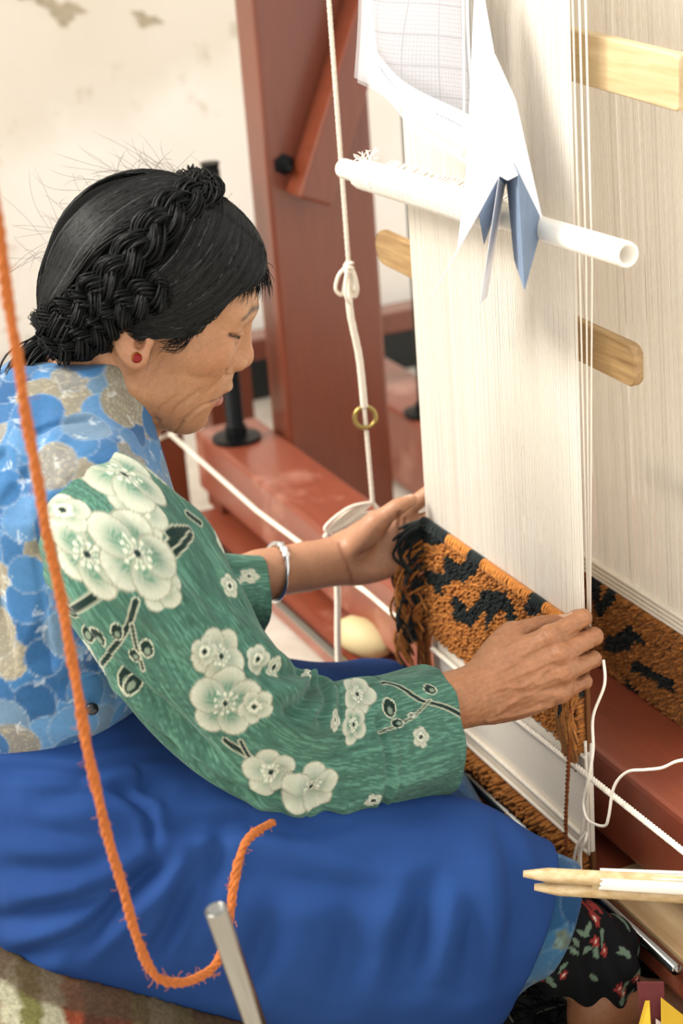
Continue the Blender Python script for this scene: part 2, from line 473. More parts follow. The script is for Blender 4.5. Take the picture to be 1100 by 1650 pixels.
def warp_sheet(name, parent, x0, x1, y, z0, z1, pitch=.0017, r=.0012, ytop=None, seed=0):
    """hundreds of parallel threads, each a slim four-sided strand"""
    n = int((x1-x0)/pitch); g = np.random.default_rng(seed); V = []; Fc = []
    yt = y if ytop is None else ytop
    for i in range(n):
        x = x0+(i+.5)*pitch+g.normal()*.00008; dy = ((i % 2)-.5)*.0004
        rr = r*(1+.15*g.normal())
        for (z, yy) in ((z0, y), (.5*(z0+z1), .5*(y+yt)), (z1, yt)):
            xx = x+g.normal()*.0001
            V += [(xx-rr, yy+dy, z), (xx, yy+dy-rr*.4, z), (xx+rr, yy+dy, z), (xx, yy+dy+rr*.4, z)]
        b = i*12
        for s in range(2):
            for k in range(4):
                m = (k+1) % 4; Fc.append((b+s*4+k, b+s*4+m, b+s*4+4+m, b+s*4+4+k))
    o = mesh(name, V, np.array(Fc), WARP, parent, True); o['kind'] = 'stuff'; return o

ORANGE = np.array(srgb('d68c44')); ORANGE_D = np.array(srgb('a05a22')); INK = np.array(srgb('1f2626'))
def tufts(name, parent, x0, x1, z0, z1, y, colour, step=.0026, length=.007, seed=0, ynorm=-1, rowsag=.0, rad=.0015):
    """cut wool knots standing off the foundation; each a little five-sided stub"""
    g = np.random.default_rng(seed); nx = int((x1-x0)/step); nz = int((z1-z0)/(step*.85)); V = []; C_ = []; S = 5
    X, Zg = np.meshgrid(x0+(np.arange(nx)+.5)*step, z0+(np.arange(nz)+.5)*(z1-z0)/nz); X = X.ravel(); Zg = Zg.ravel(); n = len(X)
    X = X+g.normal(size=n)*step*.22; Zg = Zg+g.normal(size=n)*step*.2
    Ln = length*(1+.22*g.normal(size=n)); tx = g.normal(size=n)*.0010; tz = -.0012+g.normal(size=n)*.0010
    a = np.arange(S)/S*2*pi; c = colour(X, Zg, g)
    V = np.zeros((n, 3*S+1, 3)); CC = np.zeros((n, 3*S+1, 3))
    for ri, (fr, rr, sh) in enumerate(((0, .8, .7), (.6, 1.12, .9), (.93, .82, 1.04))):
        rad_ = rad*rr*(1+.15*g.normal(size=n))
        for k in range(S):
            V[:, ri*S+k, 0] = X+tx*fr+np.cos(a[k])*rad_; V[:, ri*S+k, 2] = Zg+tz*fr+np.sin(a[k])*rad_
            V[:, ri*S+k, 1] = y+ynorm*Ln*fr; CC[:, ri*S+k] = c
    V[:, 3*S, 0] = X+tx; V[:, 3*S, 2] = Zg+tz; V[:, 3*S, 1] = y+ynorm*Ln; CC[:, 3*S] = c
    f = []
    for ri in range(2):
        for k in range(S):
            m = (k+1) % S; q = [ri*S+k, ri*S+m, (ri+1)*S+m, (ri+1)*S+k]; f.append([q[0], q[1], q[2]]); f.append([q[0], q[2], q[3]])
    for k in range(S): f.append([2*S+k, 2*S+(k+1) % S, 3*S])
    f = np.array(f); Fc = (np.arange(n)[:, None, None]*(3*S+1)+f[None]).reshape(-1, 3)
    o = mesh(name, V.reshape(-1, 3), Fc, PILE, parent, True, CC.reshape(-1, 3)); o['kind'] = 'stuff'; return o

STRIPES = {'front': [[(-0.1813, 0.3868), (-0.1379, 0.4018), (-0.0984, 0.3968), (-0.1409, 0.3756), (-0.1735, 0.3672)], [(-0.1756, 0.3361), (-0.1489, 0.3418), (-0.1295, 0.3462), (-0.1209, 0.3726), (-0.0969, 0.3733), (-0.0851, 0.3724), (-0.0641, 0.3892), (-0.0312, 0.3935), (-0.046, 0.3789), (-0.0793, 0.3529), (-0.0992, 0.351), (-0.1228, 0.3331), (-0.1352, 0.3167), (-0.1726, 0.3183)], [(-0.1103, 0.3215), (-0.1012, 0.3311), (-0.0893, 0.3317), (-0.0776, 0.3301), (-0.0744, 0.3233), (-0.0493, 0.3432), (-0.0323, 0.3636), (-0.002, 0.3721), (0.0188, 0.3802), (0.03, 0.3684), (0.0364, 0.3594), (0.0405, 0.3475), (0.0277, 0.3376), (0.0126, 0.3557), (0.0, 0.3527), (-0.0122, 0.338), (-0.0328, 0.3157), (-0.0339, 0.3293), (-0.0249, 0.346), (-0.0429, 0.3297), (-0.0685, 0.3032), (-0.0842, 0.303), (-0.1073, 0.2958)], [(0.0515, 0.3749), (0.0699, 0.3915), (0.0983, 0.3945), (0.0933, 0.3888), (0.0686, 0.3722)], [(0.0001, 0.3263), (0.0077, 0.3302), (0.0101, 0.3233), (-0.0007, 0.3169)], [(0.1484, 0.3193), (0.1712, 0.3313), (0.1674, 0.3166), (0.1579, 0.316)]], 'back': [[(-0.056, 0.3301), (-0.0462, 0.3431), (-0.0302, 0.3425), (-0.0299, 0.3253), (-0.0289, 0.315), (-0.0144, 0.3418), (0.0011, 0.3398), (-0.0015, 0.3283), (-0.0178, 0.3086), (-0.0297, 0.2932), (-0.0411, 0.2967), (-0.0476, 0.3077)], [(-0.0237, 0.2699), (-0.0096, 0.2824), (0.0199, 0.3011), (0.0288, 0.3092), (0.046, 0.3079), (0.0608, 0.3009), (0.0565, 0.2952), (0.0415, 0.2955), (0.0281, 0.2807), (0.0011, 0.2653), (-0.0172, 0.259), (-0.0263, 0.2593)], [(0.0299, 0.2641), (0.041, 0.2715), (0.0625, 0.2741), (0.0877, 0.2758), (0.1116, 0.2784), (0.1103, 0.2636), (0.0875, 0.2614), (0.0686, 0.2623), (0.0537, 0.2597), (0.0406, 0.2567), (0.0297, 0.2573)], [(0.0138, 0.2405), (0.0249, 0.2405), (0.0401, 0.2337), (0.0551, 0.2216), (0.0398, 0.2173), (0.0244, 0.2199), (0.0181, 0.232)], [(-0.0229, 0.225), (-0.0045, 0.2276), (0.0043, 0.2191), (-0.0049, 0.2164), (-0.0185, 0.2173)]]}
def rug_colour(polys, dark=0.0):
    def f(x, z, g):
        m = np.zeros(len(x), bool)
        for P in polys: m |= inpoly(x, z, P)
        t = g.random(len(x))[:, None]; c = ORANGE*(1-.55*t*t)+ORANGE_D*.55*t*t
        c = c*(1+.12*g.normal(size=(len(x), 1)))
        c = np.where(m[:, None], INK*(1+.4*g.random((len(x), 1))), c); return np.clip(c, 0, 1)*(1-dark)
    return f

def build_front_carpet():
    A = empty('front_carpet', (0, 0, .12), 'half-woven orange carpet with black tiger stripes and white warp, under the weaver\'s hands', 'carpet')
    XL, XR = -.182, .158
    warp_sheet('warp_threads', A, XL, XR, .0, .385, 1.15, seed=1, pitch=.0016)
    # three loose selvedge threads
    for k, dx in enumerate((.0005, .005, .0085)):
        mesh('selvedge_thread', *tube([(XR+dx-.002, .003+.004*k, 1.15), (XR+dx, .003+.004*k, .75), (XR+.002+dx*.4, .002, .385)], .0009, 5), WARP, A)
    V, Fc = box(XL, XR, -.001, .004, .254, .392, .001); mesh('carpet_foundation', V, Fc, simple('foundation', '7c4c22', .95), A, False)
    tufts('pile_band', A, XL+.001, XR-.002, .254, .392, -.001, rug_colour(STRIPES['front']), seed=2, length=.0085)
    # freshly tied row at the top: longer uncut loops lying over
    g = np.random.default_rng(5); mb = MB()
    for i in range(150):
        x = XL+.002+i*.00222; pm = any(inpoly(np.array([x]), np.array([.386]), P)[0] for P in STRIPES['front']) or x < -.128
        c = INK*1.6 if pm else ORANGE*(1.05+.2*g.random())
        P = [(x, -.001, .393), (x+.001, -.006, .395), (x+.002+g.normal()*.001, -.0105, .391), (x+.003+g.normal()*.001, -.0105, .386+g.normal()*.001)]
        mb.add(*tube(spline(P, 3), .0012, 5), col=c)
    o = mb.build('top_row_loops', PILE, A); o['kind'] = 'stuff'
    # fringe of yarn ends at the far selvedge
    mb = MB()
    for i in range(170):
        z = .392-.115*g.random()**1.3; x = XL+.004+g.normal()*.003
        blk = (z > .372 and g.random() < .85) or (.30 < z < .33 and g.random() < .6) or g.random() < .12
        l = .03+.05*g.random(); c = INK*(1+g.random()) if blk else (ORANGE if g.random() < .6 else ORANGE_D*.9)
        d = np.array([-.004-.014*g.random(), -.010-.030*g.random(), -1*l])
        P = [(x, -.004, z), (x+d[0]*.7, -.007+d[1]*.6, z-l*.22), (x+d[0]*1.0+g.normal()*.003, -.006+d[1], z-l*.62), (x+d[0]*.8+g.normal()*.006, -.004+d[1]*.8, z-l)]
        mb.add(*tube(spline(P, 4), [.0018]*12+[.0011], 5), col=c)
    for i in range(14):
        z = .27; x = XL+.006+g.normal()*.006; l = .05+.06*g.random()
        P = [(x, -.006, z), (x-.004+g.normal()*.004, -.013, z-l*.4), (x-.002+g.normal()*.008, -.012, z-l)]
        mb.add(*tube(spline(P, 4), .0013, 5), col=ORANGE_D)
    o = mb.build('yarn_fringe', PILE, A); o['kind'] = 'stuff'
    # near selvedge tassel
    mb = MB()
    for i in range(120):
        x = XR-.004-.026*g.random(); z = .315+.03*g.random(); l = .05+.035*g.random(); blk = .4 < (XR-x)/.03 < .6 and z > .325
        P = [(x, -.006, z), (x+g.normal()*.002, -.016-.006*g.random(), z-l*.4), (x+g.normal()*.004, -.012, z-l)]
        mb.add(*tube(spline(P, 4), .0014, 5), col=INK*1.4 if blk else ORANGE*(.65+.4*g.random()))
    o = mb.build('yarn_tassel', PILE, A); o['kind'] = 'stuff'
    # plain weave strip below and the older pile under it
    V, Fc = box(XL, XR+.004, -.002, .003, .142, .256, .001); mesh('flat_woven_strip', V, Fc, WARP2, A, False)
    mesh('edge_cord', *tube(spline([(XL, -.004, .253), (0, -.0045, .254), (XR+.003, -.005, .252)], 6), .0022, 6), STRING, A)
    mesh('edge_cord', *tube(spline([(XL, -.005, .160), (0, -.0055, .160), (XR+.004, -.006, .158)], 6), .0028, 6), STRING, A)
    mesh('edge_cord', *tube(spline([(XL, -.006, .145), (0, -.0065, .145), (XR+.006, -.007, .145)], 6), .0024, 6), STRING, A)
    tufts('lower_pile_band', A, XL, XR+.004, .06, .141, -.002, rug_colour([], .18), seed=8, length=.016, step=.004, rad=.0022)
    V, Fc = box(XL, XR+.004, -.001, .004, .05, .142, .001); mesh('lower_foundation', V, Fc, MATS['foundation'], A, False)
    # selvedge cord down the near edge
    mesh('edge_cord', *tube(spline([(XR+.001, -.004, .27), (XR+.004, -.005, .2), (XR+.006, -.006, .142)], 6), .0018, 6), STRING, A)
build_front_carpet()

def build_back_carpet():
    A = empty('back_carpet', (0, .14, .1), 'finished orange and black tiger carpet behind the loom beam, under its own warp', 'carpet')
    XL, XR = -.21, .168; Y = .143
    warp_sheet('warp_threads', A, XL, XR-.004, Y, .35, 1.15, ytop=.118, seed=3, r=.0012, pitch=.00165)
    for k in range(7):
        x = XR+.002+.006*k+.002*(k % 2)
        mesh('selvedge_thread', *tube([(x+.006, .118, 1.15), (x+.002, .13, .55), (XR-.004+.001*k, Y, .345)], .0010, 5), WARP, A)
    V, Fc = box(XL, XR-.002, Y-.003, Y+.003, .332, .352, .002); mesh('flat_woven_strip', V, Fc, WARP2, A, False)
    for z in (.334, .339, .3445, .350): mesh('edge_cord', *tube([(XL, Y-.004, z), (XR, Y-.004, z)], .0024, 6), STRING if z > .335 else WARP2, A)
    V, Fc = box(XL, XR, Y, Y+.006, .10, .333, .001); mesh('carpet_foundation', V, Fc, MATS['foundation'], A, False)
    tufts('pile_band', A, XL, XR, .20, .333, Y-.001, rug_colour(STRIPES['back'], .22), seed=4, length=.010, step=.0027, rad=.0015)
    V, Fc = tube(spline([(XR-.001, Y-.006, .346), (XR+.004, Y-.012, .335), (XR+.001, Y-.012, .31), (XR-.001, Y-.012, .278)], 6), .0024, 7)
    mesh('tied_cord_end', V, Fc, STRING, A)
    mb = MB()
    for k in range(5):
        a = np.linspace(0, 2*pi, 14); mb.add(*tube(np.stack([XR+.002+.004*np.cos(a)+.001*k, Y-.004+.005*np.sin(a), np.full(14, .352-.004*k)], 1), .0016, 5))
    mb.build('selvedge_knot', STRING, A)
build_back_carpet()

# ================================================================== the weaver
def rotm(yaw, pit, rol=0):
    Rz = np.array([[cos(yaw), -sin(yaw), 0], [sin(yaw), cos(yaw), 0], [0, 0, 1]])
    Rx = np.array([[1, 0, 0], [0, cos(pit), sin(pit)], [0, -sin(pit), cos(pit)]])
    Ry = np.array([[cos(rol), 0, sin(rol)], [0, 1, 0], [-sin(rol), 0, cos(rol)]])
    return Rz @ Rx @ Ry
HM = rotm(radians(-15), radians(23.3)); HT = np.array([0, -.361, .736])
def h2w(p): return np.asarray(p, float) @ HM.T+HT
def w2h(p): return (np.asarray(p, float)-HT) @ HM

def head_prims():
    P = []
    def A(f, k, op='u'): P.append((xf(f, HM, HT), k, op))
    def rx(a): return np.array([[1, 0, 0], [0, cos(a), -sin(a)], [0, sin(a), cos(a)]])
    def rz(a): return np.array([[cos(a), -sin(a), 0], [sin(a), cos(a), 0], [0, 0, 1]])
    A(ell((0, -.004, .036), (.072, .088, .080)), 0)
    A(ell((0, .043, .038), (.061, .0525, .048)), .02)
    A(ell((0, .040, -.012), (.060, .054, .056)), .02)
    A(sym(ell((.045, .055, -.005), (.021, .025, .020))), .022)
    A(ell((0, .066, -.036), (.034, .0305, .030)), .016)
    A(sym(cone((.050, .006, -.050), (.017, .067, -.074), .018, .014)), .022)
    A(ell((0, .0715, -.0755), (.021, .0165, .0150)), .012)
    A(sym(ell((.034, .046, -.045), (.023, .034, .036))), .02)
    A(ell((0, .030, -.058), (.040, .044, .026)), .016)
    A(sym(ell((.026, .060, -.070), (.014, .016, .017))), .012)          # jowl
    A(sym(cone((.010, .0885, .036), (.044, .072, .036), .0080, .0085)), .014)
    A(sym(ell((.031, .1005, .0165), (.019, .0135, .0095))), .012, 's')
    A(sym(ell((.032, .0725, .0175), (.0165, .0150, .0115))), .004)
    A(cone((0, .0885, .026), (0, .0975, -.004), .0072, .0105), .010)
    A(ell((0, .0995, -.0105), (.0125, .0118, .0112)), .005)
    A(sym(ell((.0145, .0930, -.0135), (.0080, .0115, .0088))), .003)
    A(sym(ell((.0065, .0985, -.0222), (.0034, .0055, .0040))), .002, 's')
    A(ell((0, .0900, -.0392), (.023, .0108, .0058)), .004)
    A(ell((0, .0862, -.0545), (.0215, .0100, .0066)), .004)
    A(ell((0, .0945, -.0468), (.0215, .0120, .0026)), .002, 's')
    A(sym(chain([(.017, .0890, -.0470), (.0255, .0790, -.0485)], [.0018, .0012])), .002, 's')
    A(ell((0, .092, -.066), (.018, .007, .0045)), .008, 's')
    # eyelid slit and crease
    A(sym(chain([(.0175, .0868, .0165), (.026, .0878, .0148), (.036, .0850, .0146), (.0465, .0765, .0180)], [.0010, .0013, .0013, .0009])), .001, 's')
    A(sym(chain([(.0175, .0868, .0225), (.028, .0875, .0240), (.040, .0815, .0230), (.0485, .0740, .0190)], [.0006, .0008, .0008, .0006])), .002, 's')
    # ears
    er = rz(radians(-14)) @ rx(radians(24))
    A(sym(ell((.0765, -.0125, -.0010), (.0060, .0170, .0285), er)), .004)
    A(sym(ell((.0775, -.0015, -.0180), (.0062, .0085, .0100))), .005)
    A(sym(ell((.0850, -.0105, .0030), (.0065, .0100, .0150), er)), .004, 's')
    A(sym(ell((.0770, .0040, -.0005), (.0045, .0045, .0065))), .004)
    A(sym(ell((.0800, -.0045, -.0035), (.0060, .0045, .0065))), .003, 's')
    # neck
    A(cone((0, -.022, -.025), (0, -.030, -.10), .050, .054), .02)
    a = h2w((0, -.020, -.045)); P.append((cone(a, (0, -.43, .60), .047, .056), .02, 'u'))
    a = h2w((0, .004, -.058)); P.append((cone(a, (0, -.410, .590), .028, .044), .018, 'u'))
    a = h2w((.050, -.026, -.030)); P.append((cone(a, (.026, -.388, .600), .010, .010), .008, 'u'))    # neck tendon
    return P

SK = np.array(srgb('c4906a')); SKD = np.array(srgb('a86f4a')); SKP = np.array(srgb('d08f76'))
# ---- hands ---------------------------------------------------------------
def unit(v): v = np.asarray(v, float); return v/np.linalg.norm(v)
def hand(side, W, A_, Pn, flex, thumb, spread=(.10, .02, -.06, -.14), sc=1.0, curlR=None):
    """prims of a hand: W wrist, A_ axis to the fingers, Pn palm-facing normal.  returns prims and joint table"""
    A_ = unit(A_); Pn = unit(np.asarray(Pn)-np.dot(Pn, A_)*A_); Lt = np.cross(A_, Pn)*side   # Lt towards the thumb
    def pt(a, l, p): return W+sc*(a*A_+l*Lt+p*Pn)
    P = []; J = {}
    def add(f, k): P.append((f, k, 'u'))
    mc = [(.086, .0275, .0), (.089, .0085, -.003), (.084, -.0105, -.002), (.076, -.0275, .002)]
    ln = [(.041, .0235, .0185), (.044, .0275, .019), (.041, .026, .0185), (.033, .0195, .0165)]
    rd = [(.0098, .0086, .0080, .0062), (.0100, .0088, .0080, .0062), (.0094, .0082, .0075, .0058), (.0084, .0072, .0066, .0052)]
    for i in range(4):
        m = pt(*mc[i]); c = pt(.012, mc[i][1]*.62, .001)
        add(cone(c, m, .0130*sc, (.0108 if i < 3 else .0095)*sc), .009*sc)
        d0 = sc*0; ang = 0; p = m; pts = [m]
        lat = unit(A_+spread[i]*Lt)
        for k in range(3):
            ang += radians(flex[i][k]); d = cos(ang)*lat+sin(ang)*Pn; q = p+d*ln[i][k]*sc; pts.append(q); p = q
        J[i] = pts
        r = rd[i]
        add(cone(pts[0], pts[1], r[0]*1.04*sc, r[1]*1.02*sc), .004*sc)
        add(cone(pts[1], pts[2], r[1]*sc, r[2]*sc), .0015*sc)
        add(cone(pts[2], pts[3], r[2]*sc, r[3]*sc), .0015*sc)
        add(ell(pts[1], np.array([r[1]]*3)*1.06*sc), .002*sc)                     # knuckle
        add(ell(pts[0]-Pn*.002*sc, np.array([r[0]]*3)*1.06*sc), .004*sc)
    # palm body, heel, thenar
    rot_ = np.stack([A_, Lt, Pn], 1)
    add(ell(pt(.045, .0, .002), (.050*sc, .037*sc, .0145*sc), rot_), .010*sc)
    add(ell(pt(.030, -.020, .007), (.034*sc, .015*sc, .013*sc), rot_), .010*sc)
    tp = [pt(*t) for t in thumb]; J['t'] = tp
    add(ell(.5*(tp[0]+tp[1])+Pn*.001*sc, (.028*sc, .0145*sc, .0150*sc), np.stack([unit(tp[1]-tp[0]), unit(np.cross(Pn, tp[1]-tp[0])), unit(np.cross(tp[1]-tp[0], np.cross(Pn, tp[1]-tp[0])))], 1)), .010*sc)
    add(cone(tp[0], tp[1], .0135*sc, .0115*sc), .010*sc)
    add(cone(tp[1], tp[2], .0112*sc, .0100*sc), .004*sc)
    add(cone(tp[2], tp[3], .0098*sc, .0070*sc), .0015*sc)
    return P, J, (A_, Lt, Pn)

WR = np.array([.155, -.118, .352]); ARx = np.array([.195, -.02, .388])-WR
VIEWN = np.array([-.86, .36, -.37])
RH, RJ, RF = hand(1, WR, ARx, np.array([-.90, .12, -.40]), [(30, 74, 40), (36, 76, 42), (40, 74, 45), (44, 66, 40)],
                  [(.020, .024, .010), (.052, .040, .020), (.082, .036, .032), (.106, .030, .040)], spread=(.06, .0, -.06, -.10), sc=.98)
WL = np.array([-.216, -.090, .350]); ALx = np.array([-.196, -.004, .372])-WL
LH, LJ, LF = hand(-1, WL, ALx, np.array([.92, -.30, .22]), [(6, 16, 14), (16, 24, 20), (20, 28, 20), (22, 30, 22)],
                  [(.018, .013, .016), (.047, .034, .034), (.075, .042, .038), (.094, .043, .033)], spread=(.34, .03, -.05, -.12), sc=.98)
ELR = np.array([.203, -.345, .388]); ELL = np.array([-.20, -.36, .375])
SHR = np.array([.132, -.457, .590]); SHL = np.array([-.132, -.457, .590])

def forearm(E, W, fr, s):
    A_, Lt, Pn = fr; P = []
    w0 = W-A_*.004; mid = E+(W-E)*.45
    P.append((cone(E, mid, .030, .029), .02, 'u'))
    fr3 = np.stack([unit(W-E), unit(np.cross(Pn, W-E)), unit(np.cross(W-E, np.cross(Pn, W-E)))], 1)
    for t, a, b in ((.62, .0285, .026), (.78, .0275, .0230), (.90, .0250, .0195), (1.0, .0240, .0180)):
        P.append((ell(E+(W-E)*t, (.040, a, b), fr3), .016, 'u'))
    P.append((ell(W+A_*.012, (.026, .0245, .0170), np.stack([A_, Lt, Pn], 1)), .012, 'u'))
    return P

def skin_colour(V, N, where):
    n = noise3(V, 160)+.6*noise3(V, 420, 2.)
    c = SK[None]*(1+.05*n[:, None]); t = sstep(-.2, .9, noise3(V, 60, 1.))[:, None]; c = c*(1-.35*t)+SKD*.35*t
    return c

def groove(V, N, H, L, depth, width):
    d, t = line_dist(H, L); return V-N*(depth*np.exp(-(d/width)**2)*np.sin(np.clip(t*.9+.05, 0, 1)*pi)**.5)[:, None]

def build_body(parent):
    parts = []; cols = []
    # --- head and neck
    lo = h2w((0, 0, 0))-.17; V, Q = surface(head_prims(), (-.125, -.50, .565), (.125, -.225, .885), .0014)
    V = lap(V, Q, 1, .3); N = vnormals(V, Q); H = w2h(V); Hs = H.copy(); Hs[:, 0] = np.abs(Hs[:, 0])
    sd_ = np.stack([0*H[:, 0], H[:, 1], H[:, 2]], 1)
    for L, d, wd, xm in [([(.087, -.014), (.078, -.026), (.070, -.040)], .0012, .0026, .012), ([(.093, -.0468), (.086, -.0470), (.079, -.0475), (.073, -.0505)], .0030, .0013, .003), ([(.0725, -.050), (.065, -.058), (.0585, -.070), (.056, -.088)], .0034, .0017, .014),
                     ([(.056, -.044), (.048, -.058), (.043, -.076)], .0020, .0022, .02), ([(.044, -.046), (.034, -.062), (.028, -.080)], .0016, .0024, .02), ([(.062, -.036), (.053, -.052), (.050, -.066)], .0012, .0018, .02),
                     ([(.074, .016), (.064, .016), (.054, .010)], .0010, .0012, .03), ([(.073, .012), (.063, .007), (.055, .000)], .0010, .0012, .03), ([(.072, .020), (.062, .023), (.054, .022)], .0008, .0011, .03),
                     ([(.0835, -.004), (.0815, -.013), (.084, -.0215), (.091, -.0245)], .0030, .0015, .008),
                     ([(.096, .0525), (.086, .0535), (.070, .050)], .0007, .0013, -1), ([(.095, .0600), (.086, .0625), (.070, .060)], .0006, .0013, -1),
                     ([(.020, -.020), (.012, -.045), (.004, -.070)], .0018, .0040, .02), ([(.070, -.020), (.058, -.026), (.046, -.024)], .0010, .0040, .02)]:
        dd, tt = line_dist(sd_, [(0, a, b) for a, b in L]); V = V-N*(d*np.exp(-(dd/wd)**2)*(np.sin(np.clip(tt*.9+.05, 0, 1)*pi)**.5)*(Hs[:, 0] > xm)*sstep(.0, .3, np.abs(N@HM[:, 0])+.4*(xm < .03)))[:, None]
    def flat(P_): Z_ = np.array(P_, float).copy(); Z_[..., 1] = 0; return Z_
    EYE = [(.0175, 0, .0165), (.026, 0, .0148), (.038, 0, .0146), (.0530, 0, .0185)]; LID = [(.0165, 0, .0205), (.026, 0, .0232), (.038, 0, .0228), (.0500, 0, .0175)]; BAG = [(.018, 0, .0100), (.030, 0, .0060), (.044, 0, .0085)]
    BROW = [(.009, 0, .0385), (.020, 0, .0420), (.034, 0, .0425), (.050, 0, .0350)]
    fr_ = (H[:, 1] > .045)
    def g2(L, dp, wd):
        nonlocal V
        d, t = line_dist(flat(Hs), L); V = V-N*(dp*np.exp(-(d/wd)**2)*fr_)[:, None]
    g2(EYE, .0022, .0013); g2(LID, .0016, .0012); g2(BAG, .0009, .0016); g2([(.0175, 0, .0185), (.028, 0, .0185), (.042, 0, .0185)], -.0012, .0020)
    # neck folds in world space
    for L, d, wd in [([(0, -.405, .690), (0, -.398, .655), (0, -.392, .615)], .0036, .0034), ([(0, -.430, .700), (0, -.422, .665), (0, -.408, .620)], .0030, .0034)]:
        dd, tt = line_dist(np.stack([0*V[:, 0], V[:, 1], V[:, 2]], 1), L); V = V-N*(d*np.exp(-(dd/wd)**2)*(V[:, 0] > .01))[:, None]
    for L, d, wd in [([(.050, -.398, .690), (.058, -.392, .655), (.050, -.382, .625)], .0032, .0030),
                     ([(.060, -.425, .700), (.066, -.418, .665), (.060, -.400, .630)], .0026, .0032),
                     ([(.045, -.372, .672), (.050, -.372, .650), (.040, -.366, .632)], .0020, .0028)]:
        V = groove(V, N, V, L, d, wd)
    c = skin_colour(V, N, 'head')
    def blend(mask, colr): 
        nonlocal c
        c = c*(1-mask[:, None])+np.array(colr)*mask[:, None]
    g = lambda x, y, z, sx, sy, sz: np.exp(-(((Hs[:, 0]-x)/sx)**2+((Hs[:, 1]-y)/sy)**2+((Hs[:, 2]-z)/sz)**2))
    blend(.5*g(.045, .065, -.012, .02, .03, .02), srgb('bf7d56'))               # weathered cheek
    blend(.35*g(.03, .09, .05, .05, .03, .02), srgb('d8ab84'))
    blend(.30*g(.012, .1, -.012, .012, .02, .012), srgb('d39a7c'))
    blend(.4*g(.078, -.004, -.012, .02, .016, .02), srgb('d2947a'))
    lip = np.maximum(sstep(1.25, .85, np.sqrt((Hs[:, 0]/.022)**2+((H[:, 2]+.0535)/.0078)**2)), sstep(1.2, .85, np.sqrt((Hs[:, 0]/.022)**2+((H[:, 2]+.0430)/.0042)**2)))*(H[:, 1] > .074)
    blend(.85*lip, srgb('b06a5e'))
    dd, tt = line_dist(sd_, [(0, .093, -.0468), (0, .086, -.0470), (0, .0785, -.0475)]); blend(.75*np.exp(-(dd/.0013)**2)*(H[:, 1] > .07), srgb('4a2119'))
    dd, tt = line_dist(sd_, [(0, .094, -.0535), (0, .083, -.0520)]); blend(.55*np.exp(-(dd/.0038)**2)*(H[:, 1] > .07), srgb('b5685c'))
    blend(.9*g(0, .080, -.0475, .018, .006, .0022), srgb('3a1a16'))             # dark of the open mouth
    d, t = line_dist(flat(Hs), EYE); blend(.95*np.exp(-(d/.0019)**2)*fr_, srgb('1d120e'))
    d, t = line_dist(flat(Hs), LID); blend(.35*np.exp(-(d/.0014)**2)*fr_, srgb('7a4a34'))
    d, t = line_dist(flat(Hs), BAG); blend(.25*np.exp(-(d/.0018)**2)*fr_, srgb('8a5438'))
    d, t = line_dist(flat(Hs), BROW)
    blend(.97*fr_*np.exp(-(d/(.0040-.0014*t))**2)*(.85+.15*np.sin(H[:, 0]*2600+H[:, 2]*1500)), srgb('1a1310'))   # eyebrow
    d, t = line_dist(V, [(.052, -.398, .690), (.060, -.392, .655), (.052, -.382, .625)]); blend(.25*np.exp(-(d/.004)**2), srgb('7d4c33'))
    sc_ = sstep(.052, .075, H[:, 2]-.55*(H[:, 1]-.05)*0)*0
    parts.append((V, Q)); cols.append(np.clip(c, 0, 1))
    # --- hands and forearms
    for prims, J, fr, E, W, s in ((RH, RJ, RF, ELR, WR, 1), (LH, LJ, LF, ELL, WL, -1)):
        A_, Lt, Pn = fr
        pr = prims+forearm(E, W, fr, s)
        # nails
        nails = []
        pts = np.array([p for k in J for p in J[k]]+[E, W]); lo = pts.min(0)-.05; hi = pts.max(0)+.03
        V, Q = surface(pr, lo, hi, .0014); V = lap(V, Q, 1, .4); N = vnormals(V, Q)
        c = skin_colour(V, N, 'hand'); up = N @ (-Pn)
        if s == 1:
            c = c*np.array([.86, .78, .73])                                      # sun-browned back of the hand
            # tendons and veins on the back, wrinkles at the knuckles
            for i in range(4):
                a = W+A_*.020+Lt*(J[i][0]-W).dot(Lt)*.5-Pn*.014; b = J[i][0]-Pn*.008
                d, t = line_dist(V, [a, b]); V = V+N*(.0019*np.exp(-(d/.0033)**2)*(up > 0))[:, None]
                d = np.linalg.norm(V-(J[i][0]-Pn*.008), axis=1); V = V+N*(.0024*np.exp(-(d/.007)**2))[:, None]
                a = W+A_*.055+Lt*((J[i][0]-W).dot(Lt)-.009)-Pn*.012; b = W+A_*.088+Lt*((J[i][0]-W).dot(Lt)-.0095)-Pn*.006
                if i < 3: d, t = line_dist(V, [a, b]); V = V-N*(.0022*np.exp(-(d/.0038)**2))[:, None]
            q = np.stack([(V-W)@A_*260, (V-W)@Lt*620, (V-W)@Pn*300], 1); wr = noise3(q, 1.0)+.6*noise3(q, 2.3, 1.)          # fine creases of old skin
            V = V+N*(.00042*wr*sstep(-.2, .4, up))[:, None]; c = c*(1+.07*wr[:, None])
            for L in ([(.012, -.020, -.013), (.040, -.014, -.017), (.066, -.022, -.013)], [(.020, .002, -.016), (.045, -.006, -.018), (.070, .0, -.014)], [(.0, -.024, -.010), (.03, -.030, -.012), (.06, -.034, -.008)]):
                L = [(a, l, 0) for a, l, p in L]; d, t = line_dist(np.stack([(V-W)@A_, (V-W)@Lt, 0*V[:, 0]], 1), L); V = V+N*(.0017*np.exp(-(d/.0022)**2)*sstep(.1, .5, up))[:, None]
        else:
            c = c*.55+np.array(srgb('cf9a80'))*.45
